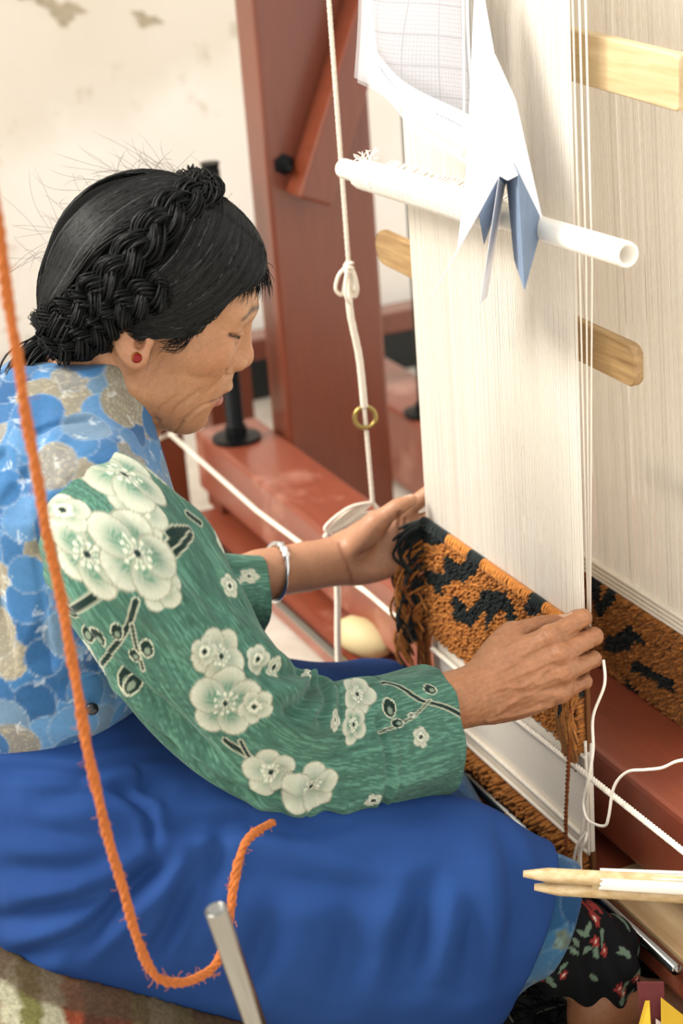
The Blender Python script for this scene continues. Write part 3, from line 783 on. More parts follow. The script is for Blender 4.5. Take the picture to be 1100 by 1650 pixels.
            for L, dp in (([(.018, .004, .018), (.045, .010, .016), (.066, .024, .013), (.072, .036, .012)], .0030), ([(.074, -.034, .012), (.070, -.012, .010), (.080, .020, .008)], .0018),
                      ([(.058, -.030, .014), (.060, -.008, .012), (.074, .024, .010)], .0016), ([(-.002, -.024, .014), (.0, .0, .018), (.0, .022, .014)], .0012)):
                L = [(a, l, 0) for a, l, p in L]; d, t = line_dist(np.stack([(V-W)@A_, (V-W)@Lt, 0*V[:, 0]], 1), L); fp = sstep(.1, .5, N@Pn)
                V = V-N*(dp*.8*np.exp(-(d/.0020)**2)*fp)[:, None]
                m = (.5*np.exp(-(d/.0022)**2)*fp)[:, None]; c = c*(1-m)+np.array(srgb('95583c'))*m
        for k in J:
            p2, p3 = np.array(J[k][-2]), np.array(J[k][-1]); fd = unit(p3-p2)
            # joint creases
            for q in J[k][1:-1]:
                for o in (-.0022, 0, .0022):
                    dd = np.abs((V-q)@fd-o); rr = np.linalg.norm(V-q, axis=1)
                    V = V-N*(.00055*np.exp(-(dd/.0007)**2)*(rr < .012))[:, None]
            dors = (fd.dot(Pn)*A_-fd.dot(A_)*Pn) if k != 't' else unit(-Pn*.2+Lt*.9)
            dors = unit(dors-dors.dot(fd)*fd)
            ct = p3-fd*.001+dors*.005; q = V-ct
            a_ = q@fd; l_ = q@np.cross(fd, dors); h_ = q@dors
            m = sstep(1.15, .9, np.sqrt((a_/.0075)**2+(l_/.0052)**2))*(h_ > -.003)*(N@dors > .25)
            c = c*(1-.75*m[:, None])+np.array(srgb('e8c3ae'))*.75*m[:, None]
            ring = np.exp(-((np.sqrt((a_/.0075)**2+(l_/.0052)**2)-1.05)/.10)**2)*(h_ > -.003)*(N@dors > .1); V = V-N*(.0006*ring)[:, None]
        parts.append((V, Q)); cols.append(np.clip(c, 0, 1))
    # --- trunk and upper arms under the clothes, legs, bare foot
    pr = [(ell((0, -.455, .53), (.13, .085, .15)), 0, 'u'), (ell((0, -.50, .36), (.13, .09, .14)), .05, 'u'),
          (cone(SHR, ELR, .034, .030), .02, 'u'), (cone(SHL, ELL, .034, .030), .02, 'u'), (cone((-.12, -.457, .590), (.12, -.457, .590), .030, .030), .02, 'u'),
          (cone((.085, -.50, .29), (.235, -.19, .235), .075, .05), .03, 'u'), (cone((.235, -.19, .235), (.262, -.075, .110), .048, .034), .02, 'u'),
          (cone((-.085, -.50, .29), (-.19, -.06, .165), .075, .045), .03, 'u'), (cone((-.19, -.06, .165), (-.04, -.075, .085), .042, .03), .02, 'u')]
    ft = [(cone((.262, -.075, .110), (.284, -.062, .074), .034, .031), .01, 'u'), (ell((.284, -.066, .046), (.031, .036, .034)), .02, 'u'),
          (cone((.286, -.050, .050), (.290, .012, .034), .031, .023), .02, 'u'), (ell((.290, .040, .028), (.036, .036, .018)), .02, 'u')]
    for i in range(5):
        x = .290-.028+.014*i; ft.append((cone((x, .062, .024), (x+.002, .094-.006*i, .019), .0080, .0075 if i else .0098), .005, 'u'))
    V, Q = surface(pr+ft[:2], (-.29, -.63, .0), (.33, .20, .69), .005); V = lap(V, Q, 2)
    parts.append((V, Q)); cols.append(skin_colour(V, None, 'b')*.95)
    V, Q = surface(ft, (.20, -.13, .005), (.36, .12, .17), .0022); V = lap(V, Q, 1)
    parts.append((V, Q)); cols.append(skin_colour(V, None, 'b')*np.array([.62, .52, .46]))
    n = 0; VV = []; QQ = []
    for V, Q in parts: VV.append(V); QQ.append(Q+n); n += len(V)
    return mesh('body', np.concatenate(VV), np.concatenate(QQ), SKIN, parent, True, np.concatenate(cols))

def skin_mat():
    t = NT('skin'); v = t.coords(); c = t.attr('Col')
    c = t.mix(1.0, c, t.ramp(t.noise(v, 320, 4, .6), [(.3, (.86, .84, .82)), (.7, (1.06, 1.05, 1.04))]), 'MULTIPLY')
    t.base(c); t.set(Roughness=.46, Subsurface_Weight=.12, Subsurface_Scale=.006); t.b.inputs['Subsurface Radius'].default_value = (1, .35, .2)
    t.b.inputs['Specular IOR Level'].default_value = .35
    n1 = t.noise(v, 1100, 3, .6); vo = t.n('ShaderNodeTexVoronoi'); vo.inputs['Scale'].default_value = 700; t.l(v, vo.inputs['Vector'])
    t.bump(t.mix(.5, n1, vo.outputs[0]), .22, .0006); return t.m
SKIN = skin_mat()

# ---- clothes -------------------------------------------------------------
def folds(V, N, spec):
    """spec: list of (polyline, depth, width): creases pressed in, ridges raised when depth is negative"""
    D = np.zeros(len(V))
    for L, dp, wd in spec:
        dp = dp*1.5
        d, t = line_dist(V, L); fade = np.sin(np.clip(t*.92+.04, 0, 1)*pi)**.6
        D += -dp*np.exp(-(d/wd)**2)*fade+.45*dp*np.exp(-((d-1.9*wd)/(1.1*wd))**2)*fade
    return V+N*D[:, None]

VEST_P = [(ell((0, -.460, .545), (.150, .108, .150)), 0, 'u'), (ell((0, -.490, .600), (.148, .088, .085)), .05, 'u'),
          (ell((0, -.515, .450), (.158, .122, .130)), .06, 'u'), (cone((-.115, -.455, .622), (.115, -.455, .622), .047, .047), .03, 'u'),
          (cone((0, -.440, .640), (0, -.425, .668), .075, .068), .03, 'u')]
def build_vest(parent):
    pr = list(VEST_P)
    pr.append((lambda p: (.405-p[..., 2])-.10*(p[..., 1]+.5)*0, 0, 'i'))                       # hem
    ah = lambda s: ell((s*.235, -.445, .585), (.118, .084, .105))
    pr.append((ah(1), .004, 's')); pr.append((ah(-1), .004, 's'))
    # neck opening: the collar stands round the neck
    a = h2w((0, -.020, -.045)); pr.append((cone(a, (0, -.42, .56), .056, .060), .003, 's')); pr.append((cone(h2w((0, .02, -.06)), (0, -.385, .56), .034, .052), .004, 's'))
    pr.append((lambda p: (p[..., 2]-.712)+.0*(p[..., 1]), 0, 'i'))
    pr.append((cone((0, -.30, .74), (0, -.352, .600), .050, .040), .006, 's'))                 # open front v
    V, Q = surface(pr, (-.20, -.66, .39), (.20, -.31, .74), .0024); V = lap(V, Q, 2); N = vnormals(V, Q)
    V = folds(V, N, [([(.155, -.60, .50), (.165, -.52, .475), (.15, -.45, .49)], .004, .008), ([(.16, -.59, .45), (.168, -.52, .44), (.16, -.44, .43)], .004, .007),
                     ([(.15, -.58, .56), (.16, -.55, .52), (.165, -.50, .50)], .004, .009), ([(.05, -.47, .69), (.11, -.50, .665), (.14, -.54, .62)], .003, .009),
                     ([(.10, -.44, .672), (.12, -.47, .66), (.13, -.51, .64)], .0025, .008), ([(.165, -.48, .46), (.165, -.45, .43), (.16, -.43, .41)], .003, .006)])
    V = V+N*(.0012*noise3(V, 45))[:, None]
    c = vest_pattern(V, N)
    o = mesh('vest', V, Q, attrmat('vest_cotton', .85, .25, 1500, .15, .10), parent, True, c); o['label'] = 'sleeveless blue vest printed with fans in tan and navy'
    # black button and button loop at the side
    b = mesh('button', *lathe([(0, -.001), (.005, -.001), (.0056, .001), (.0045, .0028), (0, .0034)], 16, (.1655, -.494, .449), (.95, -.2, .25)), simple('black_button', '101214', .25), o)
    return o

BLU = [np.array(srgb(x)) for x in ('4f86b8', '3f73a6', '2f5f90', '8d8c86', '5f8fbd', '97917f', '6b8aa5', '3f73a6', '35679a', '4a80b2')]
def vest_pattern(V, N, seed=11):
    """overlapping discs and small white fans scattered over the cloth itself"""
    g = np.random.default_rng(seed); c = np.tile(BLU[0]*.95, (len(V), 1)); P = V[g.permutation(len(V))[:4000]]; keep = []
    for p in P:
        if all(np.linalg.norm(p-k) > .021 for k in keep): keep.append(p)
    for p in keep:
        d0 = np.abs(V-p).max(1) < .03; ix = np.where(d0)[0]; d = np.linalg.norm(V[ix]-p, axis=1); r = .017+.007*g.random(); q = int(g.integers(0, len(BLU))); m = d < r
        base = BLU[q]*(.9+.15*g.random()); cc = c[ix]; cc[m] = base
        e = (np.exp(-((d-r)/.0008)**2)*.28)[:, None]; cc = cc*(1-e)+e*np.array(srgb('b9c6cf'))
        if q in (3, 5):
            e = (m*.35*(noise3(V[ix], 2400) > .35))[:, None]; cc = cc*(1-e)+e*np.array(srgb('cfc4a6'))
        c[ix] = cc
    keep2 = []
    for k in g.permutation(len(V))[:3000]:
        if all(np.linalg.norm(V[k]-V[b]) > .026 for b in keep2): keep2.append(k)
    for k in keep2:
        n = N[k]; u = unit(np.cross(n, g.normal(size=3))); w_ = np.cross(n, u); ix = np.where(np.abs(V-V[k]).max(1) < .012)[0]; q = V[ix]-V[k]; X = q@u; Y = q@w_; r = np.hypot(X, Y); t = np.arctan2(X, Y)
        on = (r < .0085)*(np.abs(t) < .8); ln = on*((np.abs(np.sin(t*9)) < .4)*.7+(np.abs(r-.0076) < .0009)+(np.abs(r-.0048) < .0006)*.6); e = (np.clip(ln, 0, 1)*.32)[:, None]
        c[ix] = c[ix]*(1-e)+e*np.array(srgb('dfe4e3'))
    return np.clip(c, 0, 1)

# ---- green flowered blouse: two lofted sleeves -----------------------------
GRN = np.array(srgb('548472'))
def loft(C_, a, b, Bref, ns, nr, squash=2.0):
    C_ = np.asarray(C_); m = len(C_); s = np.linspace(0, 1, m); S = np.linspace(0, 1, ns)
    P = spline(C_, 40); L = np.linspace(0, 1, len(P)); Pc = np.stack([np.interp(S, L, P[:, i]) for i in range(3)], 1)
    aa = spline(np.stack([a, b, 0*np.array(a)], 1), 40); A1 = np.interp(S, L, aa[:, 0]); B1 = np.interp(S, L, aa[:, 1])
    T = np.gradient(Pc, axis=0); T /= np.linalg.norm(T, axis=1)[:, None]
    Bv = Bref-(T@Bref)[:, None]*T; Bv /= np.linalg.norm(Bv, axis=1)[:, None]; Nv = np.cross(Bv, T)
    th = np.arange(nr)/nr*2*pi
    return Pc, T, Nv, Bv, A1, B1, th, S
def sleeve_mesh(C_, a, b, Bref, ns, nr, disp, cuffcut=None):
    Pc, T, Nv, Bv, A1, B1, th, S = loft(C_, a, b, Bref, ns, nr)
    ct, st = np.cos(th), np.sin(th)
    D = disp(S[:, None], th[None])                               # radial offset
    V = Pc[:, None]+(A1[:, None]+D)[..., None]*ct[None, :, None]*Nv[:, None]+(B1[:, None]+D)[..., None]*st[None, :, None]*Bv[:, None]
    if cuffcut is not None: V = V+cuffcut(S[:, None], th[None])[..., None]*T[:, None]
    L = np.r_[0, np.cumsum(np.linalg.norm(np.diff(Pc, axis=0), axis=1))]
    i = np.arange(ns-1)[:, None]; j = np.arange(nr)[None]; k = (j+1) % nr
    Q = np.stack([i*nr+j, i*nr+k, (i+1)*nr+k, (i+1)*nr+j], -1).reshape(-1, 4)
    U = np.repeat(L[:, None], nr, 1).ravel(); W_ = (th[None]*A1[:, None]).ravel(); TH = np.repeat(th[None], ns, 0).ravel()
    # turned-in cuff
    Vr = V.reshape(-1, 3); last = V[-1]; inn = Pc[-1]+(last-Pc[-1])*.93-T[-1]*.002; inn2 = Pc[-1]+(last-Pc[-1])*.90-T[-1]*.05
    n0 = len(Vr); Vr = np.concatenate([Vr, inn, inn2]); b0 = (ns-1)*nr
    jj = np.arange(nr); kk = (jj+1) % nr
    Q = np.concatenate([Q, np.stack([b0+jj, b0+kk, n0+kk, n0+jj], 1), np.stack([n0+jj, n0+kk, n0+nr+kk, n0+nr+jj], 1)])
    U = np.r_[U, np.full(2*nr, L[-1])]; W_ = np.r_[W_, W_[-nr:], W_[-nr:]]; TH = np.r_[TH, th, th]
    return Vr, Q, U, W_, TH
BREF = np.array([.855, -.36, .373])
SLV_C = [(.080, -.462, .600), (.130, -.459, .606), (.165, -.449, .580), (.183, -.427, .529), (.195, -.397, .471), (.202, -.357, .410), (.197, -.309, .371), (.190, -.246, .348), (.173, -.176, .331)]
SLV_A = [.044, .060, .069, .069, .064, .060, .059, .063, .067]
SLV_B = [.042, .050, .053, .052, .050, .048, .045, .044, .042]
def slv_disp(S, th):
    f = 0*S*th
    f = f+.0035*np.sin(th*3+S*9)*sstep(.1, .3, S)+.0020*np.sin(th*5-S*16+1)+.0012*np.sin(th*9+S*31)
    def crease(s0, t0, s1, t1, dp, w):
        x = S; y = ((th-t0+pi) % (2*pi))-pi; dx = s1-s0; dy = (t1-t0)*1.0; sc = .16
        L2 = dx*dx+(dy*sc)**2; t = np.clip(((x-s0)*dx+(y*sc)*(dy*sc))/L2, 0, 1); d = np.sqrt((x-s0-t*dx)**2+((y-t*dy)*sc)**2)
        return -dp*np.exp(-(d/w)**2)+.5*dp*np.exp(-((d-2*w)/(1.2*w))**2)
    for c in [(.60, 1.0, .66, 0.1, .010, .018), (.66, .9, .70, 0.0, .008, .016), (.52, .95, .60, .2, .006, .014), (.20, 2.2, .48, 1.5, .005, .020), (.30, 2.6, .56, 2.3, .005, .018),
              (.15, 1.2, .40, .9, .004, .018), (.46, 2.9, .66, 2.5, .006, .016), (.58, 2.6, .72, 2.2, .005, .014), (.72, 2.0, .80, 2.8, .004, .014), (.84, 1.0, .86, 2.6, .0035, .006), (.66, 1.9, .70, 2.6, .005, .012)]:
        f = f+crease(*c)
    f = f-.002*np.exp(-((S-.742)/.004)**2)-.0018*np.exp(-((S-.873)/.0035)**2)      # seams
    return f

def build_blouse(parent):
    sv = sleeve_mesh(SLV_C, SLV_A, SLV_B, BREF, 380, 300, slv_disp, lambda S, th: -.012*np.sin(0*th+0)*S*0+.006*np.cos(th)*sstep(.9, 1, S))
    V, Q, U, W_, TH = sv
    c = blouse_pattern(U, W_, TH, FLOWERS_R, BRANCH_R, BUDS_R)
    m = attrmat('blouse_cotton', .85, .2, 1600, .1, .06)
    o = mesh('right_sleeve', V, Q, m, parent, True, c); o['label'] = 'green blouse sleeve printed with pale plum blossoms'
    C2 = [(-.075, -.462, .600), (-.135, -.460, .604), (-.175, -.449, .560), (-.195, -.427, .490), (-.205, -.385, .410), (-.200, -.325, .368), (-.190, -.262, .352), (-.184, -.205, .345)]
    V, Q, U, W_, TH = sleeve_mesh(C2, [.044, .060, .064, .060, .055, .052, .050, .046], [.042, .050, .052, .050, .046, .044, .042, .040], BREF, 200, 160,
                       lambda S, th: .003*np.sin(th*3+S*9)+.002*np.sin(th*5-S*14)+.0*S, lambda S, th: .004*np.cos(th)*sstep(.9, 1, S))
    c = blouse_pattern(U, W_, TH, FLOWERS_L, [], [])
    mesh('left_sleeve', V, Q, m, parent, True, c)

def blouse_pattern(U, W_, TH, fl, br, bd):
    n = len(U); st = vnoise(U*45, W_*1100, 1)*.42+vnoise(U*120, W_*1900, 2)*.33+vnoise(U*22, W_*90, 5)*.25
    t = st[:, None]; c = GRN*(.24+1.0*t)
    c = np.where(t > .62, c*.75+np.array(srgb('7fb59b'))*.25, c)
    pale = np.array(srgb('cfd2be')); mid = np.array(srgb('a9bfa6')); deep = np.array(srgb('2f6a55')); ink = np.array(srgb('18302b')); rim = np.array(srgb('c9cdb4'))
    def over(m, col):
        nonlocal c
        m = np.clip(m, 0, 1)[:, None]; c = c*(1-m)+np.asarray(col)*m
    for L, wd in br:
        d = np.full(n, 9.)
        for i in range(len(L)-1):
            a = np.array(L[i]); b = np.array(L[i+1]); ab = b-a; q = np.stack([U-a[0], W_-a[1]], 1)
            tt = np.clip(q@ab/(ab@ab), 0, 1); d = np.minimum(d, np.linalg.norm(q-tt[:, None]*ab, axis=1))
        over(sstep(wd+.0016, wd+.0008, d), rim*.8); over(sstep(wd+.0004, wd-.0004, d), ink)
    for (u0, w0, r, ph) in bd:
        x = U-u0; y = W_-w0; X = x*cos(ph)+y*sin(ph); Y = -x*sin(ph)+y*cos(ph); d = np.hypot(X/1.35, Y)/r
        over(sstep(1.22, 1.12, d), rim); over(sstep(1.02, .95, d), ink); over(sstep(.55, .4, np.hypot((X-r*.4)/1.2, Y)/r), mid*.6)
    for (u0, w0, r, ph, kind) in fl:
        x = U-u0; y = W_-w0; rr = np.hypot(x, y); m_ = rr < r*1.25
        if not m_.any(): continue
        idx = np.where(m_)[0]; x = x[idx]; y = y[idx]
        sq = .62 if kind == 2 else 1.0
        X = x*cos(ph)+y*sin(ph); Y = (-x*sin(ph)+y*cos(ph))/sq; rr = np.hypot(X, Y); an = np.arctan2(Y, X)
        cc = c[idx]
        for k in (1, 3, 0, 2, 4):                                    # five round overlapping petals
            pa = 2*pi*k/5; px, py = cos(pa)*r*.56, sin(pa)*r*.56; d = np.hypot(X-px, Y-py)/(r*.47)
            e = sstep(1.10, 1.04, d)[:, None]; cc = cc*(1-e)+rim*.55*e
            e = sstep(1.0, .95, d)[:, None]; ray = .5+.5*np.sin(an*40+3*np.sin(an*7)); sh = np.clip(1.15-rr/r, 0, 1)
            core = np.exp(-((np.hypot(X-px*.70, Y-py*.70)/(r*.30))**2))
            pc = pale*(.84+.12*ray[:, None])*(1-.28*sh[:, None]); gm = np.clip(core*(1.15 if kind != 1 else .60)*(.55+.6*ray)+.18*np.clip(d*1.0-.35, 0, 1)*0, 0, 1)[:, None]
            pc = pc*(1-gm)+(deep*.9+mid*.25)*gm
            cc = cc*(1-e)+pc*e
        for k in range(11):
            pa = 2*pi*k/11+.2; q = r*(.26+.10*((k*7) % 3)/2); d = np.hypot(X-cos(pa)*q, Y-sin(pa)*q); e = sstep(.0018, .0010, d)[:, None]; cc = cc*(1-e)+pale*1.02*e
            ln = sstep(.0006, .0003, np.abs(X*sin(pa)-Y*cos(pa)))*((X*cos(pa)+Y*sin(pa)) > 0)*(rr < q); e = .7*ln[:, None]; cc = cc*(1-e)+pale*e
        e = sstep(.0028, .0018, rr)[:, None]; cc = cc*(1-e)+ink*e
        c[idx] = cc
    return np.clip(c, 0, 1)
FLOWERS_R = [(0.0846, 0.0679, 0.0183, 0.3, 1), (0.1236, 0.0937, 0.0172, 1.0, 1), (0.0886, 0.1241, 0.0262, 0.5, 0), (0.1011, 0.093, 0.0287, 0.2, 0), (0.0634, 0.0518, 0.0257, 0.6, 0), (0.0616, 0.0171, 0.0115, 0, 2), (0.0625, 0.1111, 0.0153, 0.2, 1), (0.1963, 0.0815, 0.0226, 0.7, 1), (0.1835, 0.0913, 0.0112, 0.2, 1), (0.2315, 0.0996, 0.03, 0.1, 0), (0.2239, 0.0548, 0.0125, 0.4, 1), (0.2521, 0.082, 0.0146, 0.8, 1), (0.163, 0.0259, 0.0104, 0, 1), (0.13, 0.4268, 0.0116, 0.4, 1), (0.3035, 0.1163, 0.0202, 0.2, 1), (0.3413, 0.1195, 0.0238, 0.7, 1), (0.3876, 0.0304, 0.0222, 0.3, 1), (0.3736, 0.0612, 0.0186, 0.6, 0), (0.3387, 0.0542, 0.0108, 0.1, 1), (0.4476, 0.0901, 0.0095, 0.2, 1), (0.4458, 0.0658, 0.0051, 0.1, 2), (0.402, 0.1378, 0.0072, 0.4, 1), (0.2938, 0.0101, 0.0097, 0.4, 1), (0.1484, 0.2147, 0.0115, 0.5, 1), (0.163, 0.2026, 0.0094, 0.9, 2), (0.2424, 0.0433, 0.0084, 0.4, 1)]
BRANCH_R = [([(0.0653, 0.0134), (0.0758, 0.0069), (0.0816, 0.0028)], 0.0032), ([(0.1011, 0.0596), (0.1067, 0.0292), (0.109, 0.4279)], 0.0028), ([(0.1125, 0.0702), (0.109, 0.0321)], 0.002), ([(0.0979, 0.0159), (0.1067, 0.0088)], 0.0022), ([(0.1223, 0.1156), (0.1352, 0.1328), (0.1431, 0.1498), (0.159, 0.1975)], 0.0022), ([(0.1365, 0.1313), (0.1524, 0.1375), (0.1725, 0.1452)], 0.0011), ([(0.2601, 0.1201), (0.279, 0.1169), (0.288, 0.1162)], 0.0022), ([(0.2681, 0.1103), (0.2836, 0.1165)], 0.0014), ([(0.4241, 0.0185), (0.4639, 0.0559), (0.4991, 0.0814)], 0.0018), ([(0.4079, 0.0739), (0.4476, 0.0686), (0.471, 0.0576)], 0.0009)]
BUDS_R = [(0.159, 0.1312, 0.0051, 0.3), (0.13, 0.1842, 0.0062, 1.0), (0.1326, 0.1636, 0.0061, 0.2), (0.1752, 0.1732, 0.0067, 0.5), (0.1821, 0.1703, 0.0062, 1.2), (0.1078, 0.1824, 0.0062, 0.9), (0.1352, 0.1445, 0.0046, 0.4), (0.4212, 0.0513, 0.0067, 1.3), (0.4761, 0.0455, 0.0051, 0.8), (0.159, 0.1442, 0.0041, 0), (0.4272, 0.0687, 0.0045, 0.5)]
FLOWERS_L = [(0.468, 0.0448, 0.01, 0.2, 1), (0.4544, 0.0514, 0.0066, 0.2, 2), (0.4879, 0.1283, 0.0094, 0.5, 1), (0.4797, 0.1428, 0.0081, 0.5, 1), (0.4379, 0.0701, 0.0106, 0.5, 0)]

# ---- apron skirt, robe hem, trousers ---------------------------------------
SK_P = [(ell((0, -.515, .345), (.175, .140, .125)), 0, 'u'), (cone((.115, -.50, .285), (.245, -.205, .222), .115, .073), .05, 'u'),
        (cone((.245, -.205, .222), (.268, -.085, .150), .073, .062), .03, 'u'), (cone((.14, -.49, .22), (.250, -.21, .135), .09, .072), .05, 'u'),
        (cone((-.10, -.50, .285), (-.185, -.075, .158), .105, .062), .06, 'u'), (cone((-.185, -.075, .158), (-.05, -.085, .10), .055, .05), .04, 'u'),
        (cone((0, -.45, .26), (.05, -.20, .16), .10, .06), .08, 'u')]
def build_skirt(parent):
    hem = lambda p: ((p[..., 1]+.118)*.82+(p[..., 2]-.20)*-.40+(p[..., 0]-.27)*.38)
    side = lambda p: np.maximum(hem(p), -(p[..., 0]-.10))                       # the hem cut acts on the near leg only
    cut = lambda p: np.where(p[..., 0] > .10, hem(p), -1.)
    pr = SK_P+[(cut, 0, 'i'), (lambda p: p[..., 2]-.418, 0, 'i')]
    V, Q = surface(pr, (-.30, -.68, .02), (.38, .02, .45), .0036); V = lap(V, Q, 3); N = vnormals(V, Q)
    V = folds(V, N, SKIRT_FOLDS); N = vnormals(V, Q); V = V+N*(.0016*noise3(V, 26)+.0006*noise3(V, 70))[:, None]
    t = NT('blue_drill'); v = t.coords(); n1 = t.noise(v, 6, 3); n2 = t.noise(v, 1400, 2)
    t.base(t.ramp(n1, [(.3, srgb('203f78')), (.7, srgb('284b88'))])); t.set(Roughness=.85); t.b.inputs['Specular IOR Level'].default_value = .12; t.bump(n2, .2, .0005)
    o = mesh('apron', V, Q, t.m, parent, True); o['label'] = 'royal blue cotton apron spread over the knees'
    # patterned robe hem showing below the apron
    pr = [(lambda p, f=f: f(p)+.008, k, op) for f, k, op in SK_P]+[(lambda p: -(hem(p)+.022), 0, 'i'), (lambda p: np.where(p[..., 0] > .10, hem(p)-.030, -1.), 0, 'i'), (lambda p: p[..., 2]-.40, 0, 'i'), (lambda p: -(p[..., 1]+.24), 0, 'i')]
    V, Q = surface(pr, (.08, -.26, .02), (.38, .04, .32), .003); V = lap(V, Q, 2)
    c = vest_pattern(V, vnormals(V, Q), 5)*np.array([.36, .55, .60])
    mesh('robe_hem', V, Q, MATS['vest_cotton'], parent, True, c)
    # a second bit of the robe by the far knee
    pr = [(cone((-.19, -.07, .140), (.06, -.085, .075), .058, .050), 0, 'u'), (cone((.06, -.085, .075), (.10, -.065, .12), .035, .02), .03, 'u')]
    V, Q = surface(pr, (-.28, -.17, .0), (.18, .03, .25), .004); V = lap(V, Q, 2)
    mesh('robe_fold', V, Q, MATS['vest_cotton'], parent, True, vest_pattern(V, vnormals(V, Q), 6)*np.array([.28, .45, .55]))
    # flowered trouser cuff
    pr = [(cone((.262, -.115, .140), (.268, -.068, .105), .046, .045), 0, 'u'), (ell((.270, -.060, .100), (.048, .024, .046)), .02, 'u')]
    V, Q = surface(pr, (.18, -.22, .03), (.34, .02, .25), .002); V = lap(V, Q, 1); N = vnormals(V, Q)
    V = V+N*(.003*np.sin(V[:, 1]*240+V[:, 2]*60)+.002*noise3(V, 80))[:, None]
    u = V[:, 1]+.3*V[:, 2]; vv = V[:, 2]-.4*V[:, 1]; c = np.tile(np.array(srgb('151719')), (len(V), 1)); g = np.random.default_rng(3)
    for k in range(190):
        a, b = -.2+.24*g.random(), .03+.25*g.random(); ph = g.random()*6.28; x = u-a; y = vv-b; X = x*cos(ph)+y*sin(ph); Y = -x*sin(ph)+y*cos(ph); r = np.hypot(X, Y); an = np.arctan2(Y, X)
        if k % 3 == 0: m = r < .0055*(.6+.4*np.abs(np.cos(an*2.5))); c[m] = srgb('9a3a36'); c[r < .0016] = srgb('dcc9b4')
        else: c[(np.abs(Y) < .0024*np.sqrt(np.clip(1-(X/.0068)**2, 0, 1)))] = srgb('6f8672')
    mesh('trouser_cuff', V, Q, attrmat('trouser_print', .85, .2, 1500), parent, True, c)
SKIRT_FOLDS = [([[0.1711, -0.6017, 0.2741], [0.2039, -0.5747, 0.2904], [0.2228, -0.5398, 0.3007], [0.2289, -0.4941, 0.3175], [0.2318, -0.4659, 0.3221]], 0.007, 0.009), ([[0.179, -0.5923, 0.2375], [0.2232, -0.5491, 0.2722], [0.2325, -0.5026, 0.303], [0.2313, -0.4627, 0.324]], 0.006, 0.009), ([[0.221, -0.5541, 0.2498], [0.2327, -0.5131, 0.2911], [0.232, -0.4784, 0.3171]], 0.006, 0.008), ([[0.2438, -0.491, 0.2431], [0.2472, -0.4717, 0.2689], [0.2441, -0.4499, 0.3012], [0.2388, -0.4341, 0.3187]], 0.007, 0.009), ([[0.2513, -0.4644, 0.2446], [0.25, -0.4353, 0.2934], [0.2421, -0.4213, 0.3163], [0.2302, -0.4097, 0.3341]], 0.005, 0.008), ([[0.188, -0.4866, 0.3798], [0.2053, -0.4678, 0.3582], [0.2251, -0.4708, 0.3325]], 0.004, 0.005), ([[0.2175, -0.4554, 0.3452], [0.2277, -0.3853, 0.3363], [0.241, -0.3507, 0.3242], [0.2489, -0.3011, 0.3157]], 0.005, 0.009), ([[0.2981, -0.233, 0.2788], [0.3045, -0.2527, 0.2601], [0.3068, -0.2718, 0.2164], [0.3047, -0.2824, 0.1794]], 0.009, 0.014), ([[0.3033, -0.2236, 0.2753], [0.3239, -0.2181, 0.2337], [0.3219, -0.23, 0.1644]], 0.006, 0.013), ([[0.2454, -0.4238, 0.3095], [0.2674, -0.3593, 0.2877], [0.2864, -0.2977, 0.2714], [0.2975, -0.2483, 0.2739]], 0.005, 0.014), ([[0.2461, -0.3474, 0.3195], [0.272, -0.2891, 0.2956], [0.2861, -0.2355, 0.289]], 0.004, 0.012), ([[0.2677, -0.3843, 0.271], [0.2696, -0.401, 0.2267], [0.2619, -0.4191, 0.1893]], 0.005, 0.013), ([[0.2836, -0.3209, 0.2649], [0.2901, -0.3278, 0.2131], [0.2826, -0.3466, 0.1624]], 0.005, 0.016), ([[0.1417, -0.5756, 0.4023], [0.1763, -0.5146, 0.3948], [0.1609, -0.4311, 0.3837]], 0.004, 0.006), ([[0.1727, -0.5783, 0.3638], [0.2042, -0.5339, 0.354], [0.2159, -0.4775, 0.3452]], 0.004, 0.01), ([[0.1753, -0.5546, 0.3822], [0.1856, -0.5075, 0.3851], [0.1909, -0.449, 0.3697]], 0.004, 0.009), ([[0.2751, -0.167, 0.2867], [0.3138, -0.1711, 0.2508], [0.3269, -0.1912, 0.1734]], 0.004, 0.014), ([[0.1744, -0.595, 0.3268], [0.2118, -0.5446, 0.3309], [0.2238, -0.4759, 0.3335]], 0.005, 0.01)]

PERSON = empty('person', (0, -.45, .2), 'weaver in blue vest, green flowered blouse and blue apron seated at the loom, tying knots', 'person')
build_body(PERSON); build_vest(PERSON); build_blouse(PERSON); build_skirt(PERSON)

# ---- hair ------------------------------------------------------------------
HAIR_P = [(ell((0, -.004, .038), (.0800, .0925, .0885)), 0, 'u'), (ell((0, .036, .052), (.0700, .0620, .0570)), .03, 'u'),
          (sym(ell((.052, .006, .030), (.030, .046, .036))), .02, 'u'), (sym(ell((.028, -.050, -.004), (.042, .036, .034))), .02, 'u'),
          (ell((0, -.044, -.030), (.046, .032, .034)), .02, 'u')]
_zb = [-.075, -.055, -.035, -.008, .004, .012, .020, .036, .050, .060, .068, .078, .090]
_yb = [-.050, -.036, -.030, -.022, .000, .028, .036, .042, .050, .060, .076, .0925, .120]
def hair_cut(p): return (p[..., 1]-np.interp(p[..., 2], _zb, _yb))*.8
def hair_f(p): return sdf_eval(HAIR_P, p)
def on_hair(p, off):
    p = np.array(p, float)
    for _ in range(4):
        d = hair_f(p); e = .0015
        G = np.stack([hair_f(p+np.eye(3)[i]*e)-hair_f(p-np.eye(3)[i]*e) for i in range(3)], -1); G /= np.linalg.norm(G, axis=-1)[..., None]+1e-9
        p = p-G*(d-off)[..., None]
    return p
